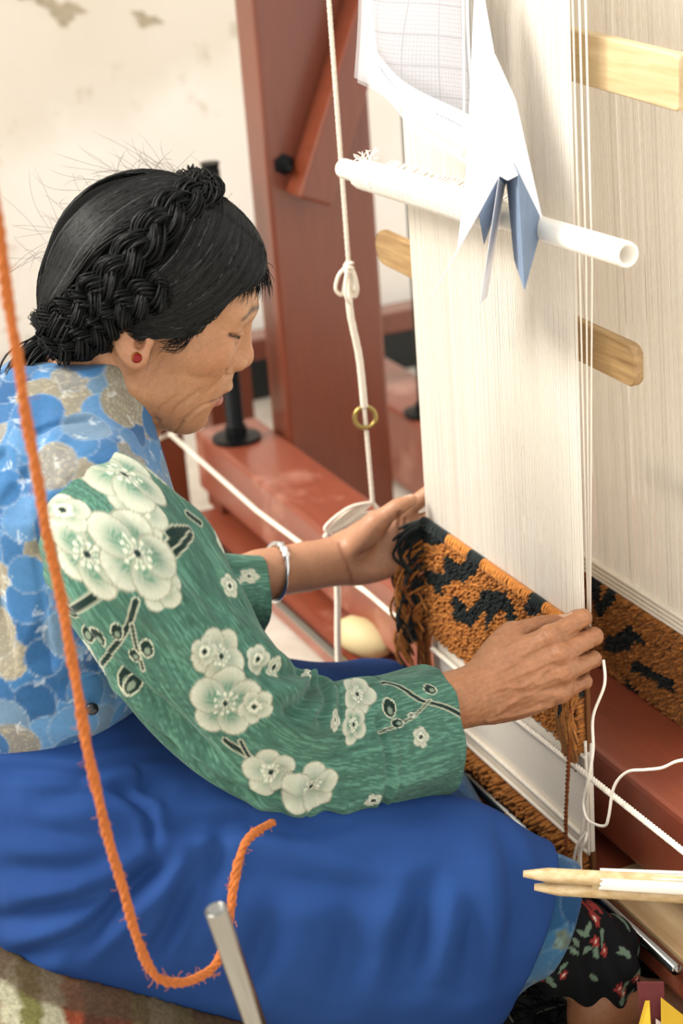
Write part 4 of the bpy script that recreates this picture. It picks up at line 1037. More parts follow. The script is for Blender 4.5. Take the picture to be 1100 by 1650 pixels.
def strands(curves, rad, sides=3):
    """curves (n, m, 3) in head space -> slim tubes"""
    n, m, _ = curves.shape; Wc = h2w(curves); T = np.gradient(Wc, axis=1); T /= np.linalg.norm(T, axis=2)[..., None]+1e-9
    ref = np.where(np.abs(T[..., :1]) < .8, np.array([1., 0, 0]), np.array([0, 1., 0])); N = np.cross(T, ref); N /= np.linalg.norm(N, axis=2)[..., None]+1e-9; B = np.cross(T, N)
    prof = np.clip(np.minimum(np.linspace(0, 1, m)*6+.35, (1-np.linspace(0, 1, m))*4+.25), 0, 1); r = np.asarray(rad).reshape(-1, 1)*prof[None]
    a = np.arange(sides)/sides*2*pi
    V = Wc[:, :, None]+r[..., None, None]*(np.cos(a)[None, None, :, None]*N[:, :, None]+np.sin(a)[None, None, :, None]*B[:, :, None])
    b = (np.arange(n)*m*sides)[:, None, None]; i = np.arange(m-1)[None, :, None]; j = np.arange(sides)[None, None]; k = (j+1) % sides
    Q = np.stack([b+i*sides+j, b+i*sides+k, b+(i+1)*sides+k, b+(i+1)*sides+j], -1).reshape(-1, 4)
    return V.reshape(-1, 3), Q
def bez(P, m):
    t = np.linspace(0, 1, m)[None, :, None]; P = [np.asarray(p)[:, None] for p in P]
    if len(P) == 4: return (1-t)**3*P[0]+3*t*(1-t)**2*P[1]+3*t*t*(1-t)*P[2]+t**3*P[3]
    return (1-t)**2*P[0]+2*t*(1-t)*P[1]+t*t*P[2]

def build_hair(parent):
    t = NT('black_hair'); v = t.coords(); t.base(t.ramp(t.noise(v, 140, 3), [(.3, srgb('0c0e0f')), (.75, srgb('191a19'))])); t.set(Roughness=.45); t.b.inputs['Specular IOR Level'].default_value = .16; m = t.m
    pr = [(xf(f, HM, HT), k, op) for f, k, op in HAIR_P]+[(xf(hair_cut, HM, HT), 0, 'i')]
    V, Q = surface([(lambda p, f=f: f(p)+.0015, k, op) if op == 'u' else (f, k, op) for f, k, op in pr], (-.13, -.50, .60), (.13, -.22, .89), .0024); V = lap(V, Q, 2)
    mc = simple('hair_base', '0b0c0d', .9); mc.node_tree.nodes['Principled BSDF'].inputs['Specular IOR Level'].default_value = .05; ms = attrmat('hair_strand', .42)
    o = mesh('hair', V, Q, mc, parent); o['label'] = 'black hair pinned up with a crown braid'
    g = np.random.default_rng(21)
    # front hair: from the centre part, round the temple, back over the ear
    n = 2600; s = np.where(g.random(n) < .78, 1, -1); y0 = .015+.078*g.random(n); w_ = (y0-.015)/.078
    p0 = np.stack([.004*s, y0, .135-.5*np.clip(y0-.05, 0, 1)], 1)
    p1 = np.stack([s*(.045+.01*g.random(n)), y0+.008*w_+.004*g.normal(size=n), .100-.020*w_+.006*g.normal(size=n)], 1)
    p2 = np.stack([s*.080, .010+.048*w_+.004*g.normal(size=n), .052-.030*w_+.008*g.normal(size=n)], 1)
    p3 = np.stack([s*.078, -.028+.020*w_+.008*g.normal(size=n), .030-.026*w_+.006*g.normal(size=n)], 1)
    C1 = on_hair(bez((p0, p1, p2, p3), 16), .0006+.0034*g.random((n, 1)))
    yb = np.interp(C1[..., 2], _zb, _yb); C1[..., 1] = np.minimum(C1[..., 1], yb+.004+.003*g.normal(size=(n, 1)))
    # back hair: from the crown down to the nape
    n = 2400; s = np.where(g.random(n) < .7, 1, -1); u = g.random(n)
    p0 = np.stack([s*.055*u*u, .012-.030*u+.012*g.normal(size=n), .130-.03*u], 1); p1 = np.stack([s*(.03+.06*u), -.060-.02*u+.01*g.normal(size=n), .120-.03*u], 1)
    p2 = np.stack([s*(.035+.05*u), -.105+.01*g.normal(size=n), .040+.02*g.normal(size=n)], 1); p3 = np.stack([s*(.018+.03*g.random(n)), -.085+.006*g.normal(size=n), -.020+.012*g.normal(size=n)], 1)
    C2 = on_hair(bez((p0, p1, p2, p3), 16), .0006+.0040*g.random((n, 1)))
    # nape hair drawn up and back to the tie
    n = 420; s = np.where(g.random(n) < .75, 1, -1)
    p0 = np.stack([s*(.040+.022*g.random(n)), -.026-.02*g.random(n), -.055+.06*g.random(n)], 1); p2 = np.stack([s*.012+.004*g.normal(size=n), -.066+.004*g.normal(size=n), -.040+.006*g.normal(size=n)], 1)
    C3 = on_hair(bez((p0, (p0+p2)/2+np.array([0, 0, -.006]), p2), 16), .0003+.0012*g.random((n, 1)))
    Vs, Qs = strands(np.concatenate([C1, C2, C3]), .00050+.00035*g.random(len(C1)+len(C2)+len(C3)))
    nn = len(Vs)//48; tone = (.006+.016*g.random((nn, 1))**2.2)*np.array([1.0, 1.02, 1.0])+(g.random((nn, 1)) < .03)*.05
    h = mesh('hair_strands', Vs, Qs, ms, o, True, np.repeat(tone, 48, 0)); h['kind'] = 'stuff'
    # the crown braid, three plaited strands of many hairs, over the head to the back
    def braid(path, wd, hgt, turns, rs, name):
        P = spline(np.array(path), 24); P = on_hair(P, hgt*.75); L = np.linspace(0, 1, len(P)); T, _, _ = frames(P); e = .0015
        G = np.stack([hair_f(P+np.eye(3)[i]*e)-hair_f(P-np.eye(3)[i]*e) for i in range(3)], -1); G /= np.linalg.norm(G, axis=1)[:, None]; S_ = np.cross(T, G); cur = []
        env = np.clip(np.minimum(L*10+.4, (1-L)*5+.35), 0, 1)[:, None]
        for k in range(3):
            ph = L*turns*2*pi+k*2*pi/3
            c = P+env*(wd*np.sin(ph)[:, None]*S_+hgt*.62*np.sin(2*ph)[:, None]*G)
            for q in range(60):
                a = q/60*2*pi*7.1; rr = rs*math.sqrt((q+.5)/60); jit = .0007*g.normal(size=(1, 3))
                cur.append(c+env*rr*(np.cos(a+L*9)[:, None]*S_*1.1+np.sin(a+L*9)[:, None]*G)+jit+.0004*np.cumsum(g.normal(size=c.shape), 0)*.30)
        cur = np.array(cur); V_, Q_ = strands(cur, np.full(len(cur), .00095), 3); return mesh(name, V_, Q_, m, o)
    braid([(-.062, .004, .085), (-.030, .018, .130), (.006, .021, .139), (.030, .010, .128), (.056, -.014, .094), (.070, -.036, .052), (.064, -.054, .012), (.048, -.068, -.010), (.022, -.080, -.018)], .0095, .0058, 5.5, .0085, 'braid')
    braid([(.078, .004, .050), (.078, -.020, .030), (.068, -.042, .000), (.054, -.058, -.020), (.030, -.070, -.030)], .0095, .0058, 3.0, .0088, 'braid')
    braid([(-.01, .022, .137), (.004, .026, .141), (.014, .022, .141), (.022, .012, .137)], .006, .006, 1.6, .0075, 'top_knot')
    # ponytail under the tie
    n = 260; p0 = np.stack([.010*g.normal(size=n)*.5+.008, -.064+.004*g.normal(size=n), -.044+.004*g.normal(size=n)], 1)
    p1 = p0+np.stack([.014+.004*g.normal(size=n), -.026+.008*g.normal(size=n), -.014+.006*g.normal(size=n)], 1); p3 = p0+np.stack([.030+.010*g.normal(size=n), -.012+.010*g.normal(size=n), -.080+.016*g.normal(size=n)], 1)
    p2 = p0+np.stack([.026+.010*g.normal(size=n), -.032+.008*g.normal(size=n), -.046+.01*g.normal(size=n)], 1)
    V_, Q_ = strands(bez((p0, p1, p2, p3), 14), np.full(n, .0011)); mesh('ponytail', V_, Q_, m, o)
    a = np.linspace(0, 2*pi, 20); ring = np.stack([.012+.0115*np.cos(a), -.066+.004*np.sin(a), -.047+.0105*np.sin(a)], 1)
    mesh('hair_tie', *tube(h2w(ring), .0032, 6), simple('hair_tie_brown', '5a2f22', .6), o)
    # stray wisps
    n = 170; th = g.random(n)*2*pi; ph = g.random(n)*1.9-.35; d = np.stack([np.cos(th)*np.cos(ph), np.sin(th)*np.cos(ph), np.sin(ph)], 1)
    p0 = on_hair(np.array([0, -.005, .045])+d*np.array([.08, .1, .09]), np.full(n, .0)); keep = hair_cut(p0) < .0; p0 = p0[keep]; d = d[keep]; n = len(p0)
    tang = np.cross(d, g.normal(size=(n, 3))); tang /= np.linalg.norm(tang, axis=1)[:, None]; tang[:, 1] -= .6; ln = (.008+.018*g.random(n)**1.5)[:, None]
    c = bez((p0, p0+d*ln*.30+tang*ln*.8, p0+d*ln*.50+tang*ln*1.6+g.normal(size=(n, 3))*.004, p0+d*ln*(.25+.6*g.random((n, 1)))+tang*ln*2.1+g.normal(size=(n, 3))*.008), 12)
    V_, Q_ = strands(c, np.full(n, .00013)); w_ = mesh('stray_hairs', V_, Q_, m, o); w_['kind'] = 'stuff'
    # fringe hairs at the temple and brow edge
    n = 520; zz = .010+.072*g.random(n)**.8; yy = np.interp(zz, _zb, _yb)
    p0 = np.stack([np.sqrt(np.clip(1-((yy-.036)/.07)**2, .05, 1))*.066, yy-.008, zz+.006], 1); p0 = on_hair(p0, np.full(n, .0005))
    ex = sstep(.055, .08, zz); dl = np.stack([.002*g.normal(size=n), .004+.009*ex+.004*g.normal(size=n), -.007-.006*ex+.005*g.normal(size=n)], 1)
    c = bez((p0, p0+dl*.6, p0+dl+np.stack([0*zz, -.003-.004*(1-ex), -.006+0*zz], 1)), 8)
    V_, Q_ = strands(c, np.full(n, .00032)); w_ = mesh('hairline_wisps', V_, Q_, m, o); w_['kind'] = 'stuff'
    # loose lock falling in front of the ear
    n = 16; k = np.linspace(0, 1, n); p0 = np.stack([.074+.001*g.normal(size=n), .034+.004*k, .026+.004*g.normal(size=n)], 1)
    c = bez((p0, p0+np.array([.002, .002, -.016]), p0+np.array([.003, -.008, -.028])+.002*g.normal(size=(n, 3)), p0+np.array([.003, -.022, -.026])+.003*g.normal(size=(n, 3))), 12)
    V_, Q_ = strands(c, np.full(n, .00040)); mesh('loose_lock', V_, Q_, m, o)
    # red stud earring
    rc = h2w((.0838, -.0035, -.0165)); ax = HM @ np.array([.95, .10, .05])
    e = mesh('earring', *lathe([(0, -.002), (.0046, -.002), (.0050, .0), (.0046, .0016), (0, .0020)], 20, rc, ax), simple('gold', 'b98a3e', .25, 1.0), parent)
    gm = NT('red_stone'); gm.base(srgb('8a0d10')); gm.set(Roughness=.16); gm.b.inputs['Specular IOR Level'].default_value = .25
    mesh('red_stone', *lathe([(0, .0), (.0044, .0), (.0044, .0022), (.0030, .0036), (0, .0038)], 10, rc, ax), gm.m, e, False)
    # silver bracelet on the far wrist
    bc = np.array([-.2109, -.176, .358]); A_ = unit(WL-ELL); n1 = unit(np.cross(A_, [0, 0, 1.])); n2 = np.cross(n1, A_); a = np.linspace(0, 2*pi, 60, endpoint=False)
    P = bc+np.cos(a)[:, None]*n1*.0295+np.sin(a)[:, None]*n2*.0315+A_*(.006*np.sin(a))[:, None]; P = np.concatenate([P, P[:1]])
    r = .0030+.0022*(np.exp(-((np.sin((np.r_[a, 2*pi]-1.2)/2)/.05)**2))+np.exp(-((np.sin((np.r_[a, 2*pi]-1.5)/2)/.05)**2))+np.exp(-((np.sin((np.r_[a, 2*pi]-.9)/2)/.05)**2)))
    mesh('bracelet', *tube(P, r, 10, False), simple('silver', 'd9dbde', .22, 1.0), parent)
build_hair(PERSON)

# ================================================================== tools, strings and small things
PALEWOOD = wood('pale_wood', 'c9a877', 'ead2a6', (3, 40, 40), .42)
OLDWOOD = wood('worn_wood', '9a7444', 'd0ab74', (4, 45, 60), .40, .3)
def rounded_board(name, mat, x0, x1, z0, z1, yc, hh, th, rl, rr):
    """a flat stick with rounded ends lying along X"""
    L = x1-x0; n = 12; out = []
    for cx, r, a0 in ((x1, rr, -pi/2), (x0, rl, pi/2)):
        s = 1 if cx == x1 else -1
        for (cz, aa) in (((-1), 0), (1, 1)) if s == 1 else ((1, 0), (-1, 1)):
            for k in range(n+1):
                a = a0+(aa*pi/2)+k/n*pi/2; out.append((cx-s*r+cos(a)*r, cz*(hh/2-min(r, hh/2))+sin(a)*min(r, hh/2)))
    out = np.array(out); t = (out[:, 0]-x0)/L; zc = z0+(z1-z0)*t; m = len(out); V = []
    for y, k in ((yc-th/2, .93), (yc-th/2*.7, 1), (yc+th/2*.7, 1), (yc+th/2, .93)):
        V += [(x0+(x-x0), y, zc[i]+zz*k) for i, (x, zz) in enumerate(out)]
    Fc = [tuple(range(m)), tuple(range(3*m, 4*m))[::-1]]+[(r*m+i, (r+1)*m+i, (r+1)*m+(i+1) % m, r*m+(i+1) % m) for r in range(3) for i in range(m)]
    return mesh(name, V, Fc, mat, None, False)
o = rounded_board('shed_stick', PALEWOOD, -.305, .282, .944, .924, .032, .046, .012, .006, .006)
tag(o, 'pale wooden shed stick with square ends near the top of the warp', 'stick', 'shed sticks')
o = rounded_board('shed_stick', OLDWOOD, -.330, .208, .672, .664, .032, .040, .010, .018, .010)
tag(o, 'worn brown shed stick with rounded ends below the white pipe', 'stick', 'shed sticks')

def build_pipe():
    a = np.array([-.263, -.036, .780]); b = np.array([.300, -.036, .797]); L = np.linalg.norm(b-a); ax = (b-a)/L; r = .0108
    pm = NT('white_plastic'); pm.base(srgb('f4efe4')); pm.set(Roughness=.32, Subsurface_Weight=.1, Subsurface_Scale=.004); pm = pm.m
    E_ = empty('heddle_pipe', tuple(a), 'white plastic heddle pipe wound with string lying across the front warp', 'pipe')
    V, Fc = lathe([(0, .03), (r*.4, .002), (r*.8, 0), (r, .003), (r, L-.002), (r*.97, L), (r*.74, L), (r*.72, L-.05), (0, L-.05)], 28, a, ax); mesh('pipe', V, Fc, pm, E_)
    V, Fc = lathe([(r, .045), (r*1.28, .046), (r*1.3, .05), (r*1.3, .335), (r*1.28, .34), (r*1.0, .345)], 24, a, ax); mesh('inner_sleeve', V[:], Fc[:-2], pm, E_)
    V, Fc = lathe([(r, .400), (r*1.22, .401), (r*1.24, .4065), (r*1.2, .409), (r, .41)], 24, a, ax); mesh('collar', V, Fc[:-2], pm, E_)
    g = np.random.default_rng(4); mb = MB(); u = unit(np.cross(ax, [0, 0, 1.])); v = np.cross(ax, u)
    for i in range(95):
        s = .05+.29*i/95+g.normal()*.0008; th = np.linspace(0, 2*pi, 13); rr = r*1.36+.0006*g.random()
        mb.add(*tube(a+ax*s+np.outer(np.cos(th), u)*rr+np.outer(np.sin(th), v)*rr+np.outer(th/6.28*.003, ax), .0011, 4, False))
        p = a+ax*s; mb.add(*tube([p+np.array([0, .010, -.004]), p+np.array([.001, .036, .004+.006*g.random()])], .0008, 4, False))
    for i in range(30):
        s = .052+.02*g.random(); d = unit(g.normal(size=3)+np.array([-.4, -.2, .9])); p = a+ax*s+np.array([0, 0, r*1.3]); mb.add(*tube(spline([p, p+d*.008, p+d*.014+g.normal(size=3)*.003], 3), .0005, 4, False))
    o = mb.build('string_winding', simple('white_string', 'fbf6ec', .85), E_); o['kind'] = 'stuff'
build_pipe()

def sheet(name, corners, mat, parent, nu=14, nv=14, bulge=None, th=.0007, inset=(0, 1, 0, 1), dy=0.):
    c00, c10, c11, c01 = [np.array(c, float) for c in corners]; us = np.linspace(inset[0], inset[1], nu); vs = np.linspace(inset[2], inset[3], nv); V = []
    for v in vs:
        for u in us:
            p = c00*(1-u)*(1-v)+c10*u*(1-v)+c11*u*v+c01*(1-u)*v
            if bulge: p = p+bulge(u, v)
            V.append(p+np.array([0, dy, 0]))
    n = len(V); V2 = [p+np.array([0, th, 0]) for p in V]; Fc = []
    for j in range(nv-1):
        for i in range(nu-1):
            q = (j*nu+i, j*nu+i+1, (j+1)*nu+i+1, (j+1)*nu+i); Fc.append(q); Fc.append(tuple(n+k for k in q[::-1]))
    bd = [i for i in range(nu)]+[j*nu+nu-1 for j in range(1, nv)]+[(nv-1)*nu+i for i in range(nu-2, -1, -1)]+[j*nu for j in range(nv-2, 0, -1)]
    for a, b in zip(bd, bd[1:]+bd[:1]): Fc.append((b, a, n+a, n+b))
    return mesh(name, V+V2, Fc, mat, parent)
def build_chart():
    t = NT('clear_plastic'); t.base((.95, .96, .98)); t.set(Roughness=.22, Alpha=.16); t.b.inputs['Specular IOR Level'].default_value = .6; pl = t.m
    t = NT('graph_paper'); v = t.n('ShaderNodeUVMap') if False else t.coords()
    c = srgb('d9d5d9'); col = None
    sx = t.n('ShaderNodeSeparateXYZ'); t.l(v, sx.inputs[0])
    def lines(sock, freq, w_):
        m = t.n('ShaderNodeMath', operation='MULTIPLY'); m.inputs[1].default_value = freq; t.l(sock, m.inputs[0])
        f = t.n('ShaderNodeMath', operation='FRACT'); t.l(m.outputs[0], f.inputs[0])
        l_ = t.n('ShaderNodeMath', operation='LESS_THAN'); l_.inputs[1].default_value = w_; t.l(f.outputs[0], l_.inputs[0]); return l_.outputs[0]
    mx = t.n('ShaderNodeMath', operation='MAXIMUM'); t.l(lines(sx.outputs[0], 260, .22), mx.inputs[0]); t.l(lines(sx.outputs[2], 260, .22), mx.inputs[1])
    m2 = t.n('ShaderNodeMath', operation='MAXIMUM'); t.l(lines(sx.outputs[2], 36, .06), m2.inputs[0]); t.l(lines(sx.outputs[0], 26, .05), m2.inputs[1])
    c1 = t.mix(mx.outputs[0], srgb('a5a1a7'), srgb('87828c')); t.base(t.mix(m2.outputs[0], c1, srgb('6f6a77'))); t.set(Roughness=.7); gp = t.m
    A = empty('pattern_chart', (0, -.04, .9), 'gridded pattern chart in a clear plastic sleeve hung before the warp', 'chart')
    C_ = [(-.103, -.088, .901), (.040, -.036, .822), (.052, -.036, 1.10), (-.150, -.05, 1.09)]
    bul = lambda u, v: np.array([0, -.010*math.sin(u*pi)*math.sin(min(v, .6)/.6*pi*.9)+.004*math.sin(u*9+v*4), .003*math.sin(u*7)])
    sheet('plastic_sleeve', C_, pl, A, bulge=bul)
    sheet('plastic_sleeve', C_, pl, A, bulge=lambda u, v: bul(u, v)+np.array([-.004*(1-u), .005, -.006*(1-v)]))
    sheet('graph_paper', C_, gp, A, bulge=bul, inset=(.20, .97, .18, 1.0), dy=.0022)
    sheet('white_border', C_, simple('border_white', 'f3f4f8', .5), A, bulge=bul, inset=(.06, .985, .03, 1.0), dy=.0035)
    ink = simple('print_ink', '77778a', .8); mb = MB(); g = np.random.default_rng(8)
    C4 = [np.array(c) for c in C_]
    for k in range(26):
        u0 = .22+.016*k if k < 14 else .72+.018*(k-14); v0 = .125
        p = C4[0]*(1-u0)*(1-v0)+C4[1]*u0*(1-v0)+C4[2]*u0*v0+C4[3]*(1-u0)*v0+bul(u0, v0); hh = .0012+.0018*g.random()
        dx = unit(C4[1]-C4[0])*.0011
        mb.add([p+np.array([0, -.0006, 0]), p+dx+np.array([0, -.0006, 0]), p+dx+np.array([0, -.0006, hh]), p+np.array([0, -.0006, hh])], [(0, 1, 2, 3)])
    mb.build('small_print', ink, A, False)['kind'] = 'stuff'
    mesh('hanging_string', *tube(spline([(.055, -.042, 1.15), (.050, -.046, .96), (.043, -.048, .84)], 6), .0012, 5), STRING, A)
    # folded paper over it
    ou = simple('paper_outside', 'e6e8f0', .75, noise=.05, nscale=80, bump=.2, bscale=60); bl = simple('paper_blue_back', '8297b4', .8, noise=.12, nscale=60)
    B = empty('folded_paper', (.1, -.05, .8), 'pleated blue-backed paper hanging folded over the white pipe', 'paper')
    def leaf(name, pts, mat):
        P = np.array(pts, float); n = len(P); nn = unit(np.cross(P[1]-P[0], P[2]-P[0]))*.0006; V = np.concatenate([P, P+nn]); mesh(name, V, [tuple(range(n))[::-1], tuple(range(n, 2*n))]+[(i, (i+1) % n, n+(i+1) % n, n+i) for i in range(n)], mat, B, False)
    T = (.060, -.035, 1.02); a1 = (.108, -.047, .939); a2 = (.158, -.060, .854); f1 = (.178, -.085, .850); f2 = (.137, -.085, .809); f3 = (.020, -.080, .703); f4 = (.035, -.055, .753); f5 = (.043, -.046, .826)
    leaf('front_leaf', [T, f5, (.100, -.066, .835), a2], ou); leaf('front_leaf', [T, a2, a1], ou)
    leaf('front_leaf', [a2, (.100, -.066, .835), f2, f1], ou)
    leaf('left_leaf', [(.100, -.066, .835), f5, f4, f2], ou); leaf('left_leaf', [f2, f4, f3], ou)
    leaf('pleat_leaf', [f1, (.125, -.050, .832), (.080, -.050, .715), (.132, -.085, .726)], ou)
    leaf('pleat_leaf', [f1, f2, (.078, -.050, .765), (.122, -.048, .830)], bl)
    leaf('pleat_leaf', [(.202, -.080, .854), (.122, -.048, .838), (.128, -.046, .760), (.206, -.080, .755)], bl)
    leaf('right_leaf', [(.202, -.080, .854), a2, (.160, -.034, .797), (.206, -.080, .755)], bl)
    leaf('right_leaf', [a1, a2, (.160, -.034, .797), (.120, -.035, .90)], ou)
    leaf('pleat_edge', [f1, a2, (.202, -.080, .854), (.190, -.084, .848)], ou)
build_chart()

def build_cords():
    A = empty('knotted_cord', (-.34, 0, .36), 'off-white knotted cord hanging with loops and a brass ring beside the post', 'cord')
    R_ = rope(np.array([(-.34, -.005, 1.12), (-.34, -.005, .947), (-.34, -.004, .65)]), .0026, .012); R_.build('cord', STRING, A)
    R_ = rope(spline([(-.34, -.004, .655), (-.339, -.007, .60), (-.34, .001, .54), (-.34, .003, .478)], 6), .0042, .016, 4); R_.build('cord', STRING, A)
    R_ = rope(spline([(-.34, .003, .478), (-.34, .004, .42), (-.34, .005, .357)], 6), .0026, .012); R_.build('cord', STRING, A)
    mb = MB()
    for k, (dx, dy, dz, ln) in enumerate([(-.004, -.016, 0, .030), (.006, -.010, .002, .036), (-.002, .010, 0, .034), (.004, .004, .004, .026)]):
        c = np.array([-.34, -.004, .652]); P = [c, c+np.array([dx, dy*.7, -ln*.35]), c+np.array([dx*1.4, dy, -ln*.9]), c+np.array([dx*1.2, dy*.55, -ln*1.15]), c+np.array([dx*.4, dy*.3, -ln*.6]), c+np.array([0, 0, -.004])]
        mb.add(*tube(spline(P, 6), .0022, 6))
    a = np.linspace(0, 4*pi, 40); mb.add(*tube(np.stack([-.34+.0045*np.cos(a), -.004+.0045*np.sin(a), .655-.0009*a], 1), .0020, 6))
    mb.build('knotted_loops', STRING, A)
    a = np.linspace(0, 2*pi, 33); n = unit(np.array([.9, -.3, .2])); u = unit(np.cross(n, [0, 0, 1.])); v = np.cross(n, u)
    mesh('brass_ring', *tube(np.array([-.3395, .003, .466])+np.outer(np.cos(a), u)*.0125+np.outer(np.sin(a), v)*.0125, .0028, 8, False), simple('brass', 'b29a5c', .3, 1.0), A)
    mb = MB()
    for k in range(5):
        o_ = .003*k; e_ = (.006, .001, -.004, .010, -.008)[k]; P = [(-.34, .005, .357), (-.338+o_*.3, -.024-o_*.5, .349+e_), (-.336, -.054-.002*k, .336+e_*.6), (-.334, -.060+o_*.6, .328+e_*.3), (-.335, -.046, .329-e_*.5), (-.336, -.018, .338-e_), (-.338, .014, .345)]
        mb.add(*tube(spline(P, 7), .0020, 6))
    mb.add(*tube(spline([(-.34, .005, .357), (-.34, .012, .345), (-.342, .02, .332)], 6), .0026, 6))
    mb.build('loose_loops', STRING, A)
    mesh('cord_tail', *tube(spline([(-.335, -.056, .322), (-.337, -.050, .29), (-.34, -.050, .247), (-.34, -.055, .181), (-.34, -.056, .13)], 6), [.0042]*24+[.003], 7), STRING, A)

    o = mesh('weft_thread', *tube(spline([(.190, .0, .372), (.201, -.006, .352), (.202, -.020, .322), (.209, -.025, .291), (.208, -.030, .260), (.196, -.030, .229), (.205, -.032, .215), (.218, -.030, .214), (.236, -.030, .222), (.243, -.03, .236), (.247, -.026, .269), (.262, -.021, .291), (.292, -.02, .308), (.32, -.02, .324), (.353, -.02, .348), (.42, -.02, .38)], 6), .0015, 6), STRING)
    tag(o, 'white weft thread looping down from the near hand', 'thread')
    mb = MB()
    mb.add(*tube(spline([(.179, -.009, .278), (.176, -.010, .246), (.167, -.012, .191), (.157, -.014, .141), (.156, -.018, .115)], 6), .0016, 6))
    mb.add(*tube(spline([(.180, -.010, .262), (.176, -.012, .225), (.166, -.013, .185), (.160, -.014, .150)], 6), .0014, 6))
    o = mb.build('warp_end', STRING); tag(o, 'doubled white thread hanging along the near edge of the plain strip', 'thread')
    mb = MB()
    mb.add(*tube(spline([(.168, -.010, .172), (.164, -.018, .159), (.158, -.020, .137), (.158, -.020, .112)], 6), .0017, 6))
    mb.add(*tube(spline([(.169, -.010, .172), (.174, -.016, .166), (.168, -.018, .150), (.170, -.019, .118)], 6), .0017, 6))
    o = mb.build('tied_ends', STRING); tag(o, 'short tied white ends at the lower near corner of the strip', 'thread')
    YARN = simple('orange_wool', 'c06a2a', .95, noise=.25, nscale=300, bump=.4, bscale=700); YD = simple('orange_wool_dark', '9a531f', .95, noise=.25, nscale=300)
    o = rope(spline([(.150, -.012, .34), (.155, -.016, .325), (.154, -.018, .288), (.151, -.020, .237), (.146, -.021, .183), (.144, -.021, .139), (.143, -.021, .12)], 8), .0022, .010, 2, 5, .3).build('hanging_yarn', YD)
    tag(o, 'thin orange yarn hanging straight down over the plain woven strip', 'yarn')
    P = [(.455, -.582, 1.05), (.45, -.581, .981), (.44, -.579, .929), (.42, -.574, .834), (.41, -.569, .729), (.40, -.562, .645), (.40, -.56, .571), (.40, -.556, .498), (.39, -.544, .408), (.38, -.530, .330), (.375, -.508, .305), (.36, -.48, .293), (.35, -.464, .296), (.34, -.449, .318), (.325, -.436, .343), (.295, -.412, .360), (.262, -.375, .349)]
    mb = rope(spline(P, 10), .0038, .034, 4, 6, .45)
    g = np.random.default_rng(3); S = spline(P, 10)
    for k in range(220):
        i = g.integers(2, len(S)-3); d = unit(g.normal(size=3)); mb.add(*tube(spline([S[i]+d*.003, S[i]+d*.0065, S[i]+d*.007+unit(g.normal(size=3))*.004], 2), .0003, 3, False))
    o = mb.build('foreground_yarn', YARN); tag(o, 'long orange wool yarn hanging in a loop in front of the seated weaver', 'yarn')
build_cords()

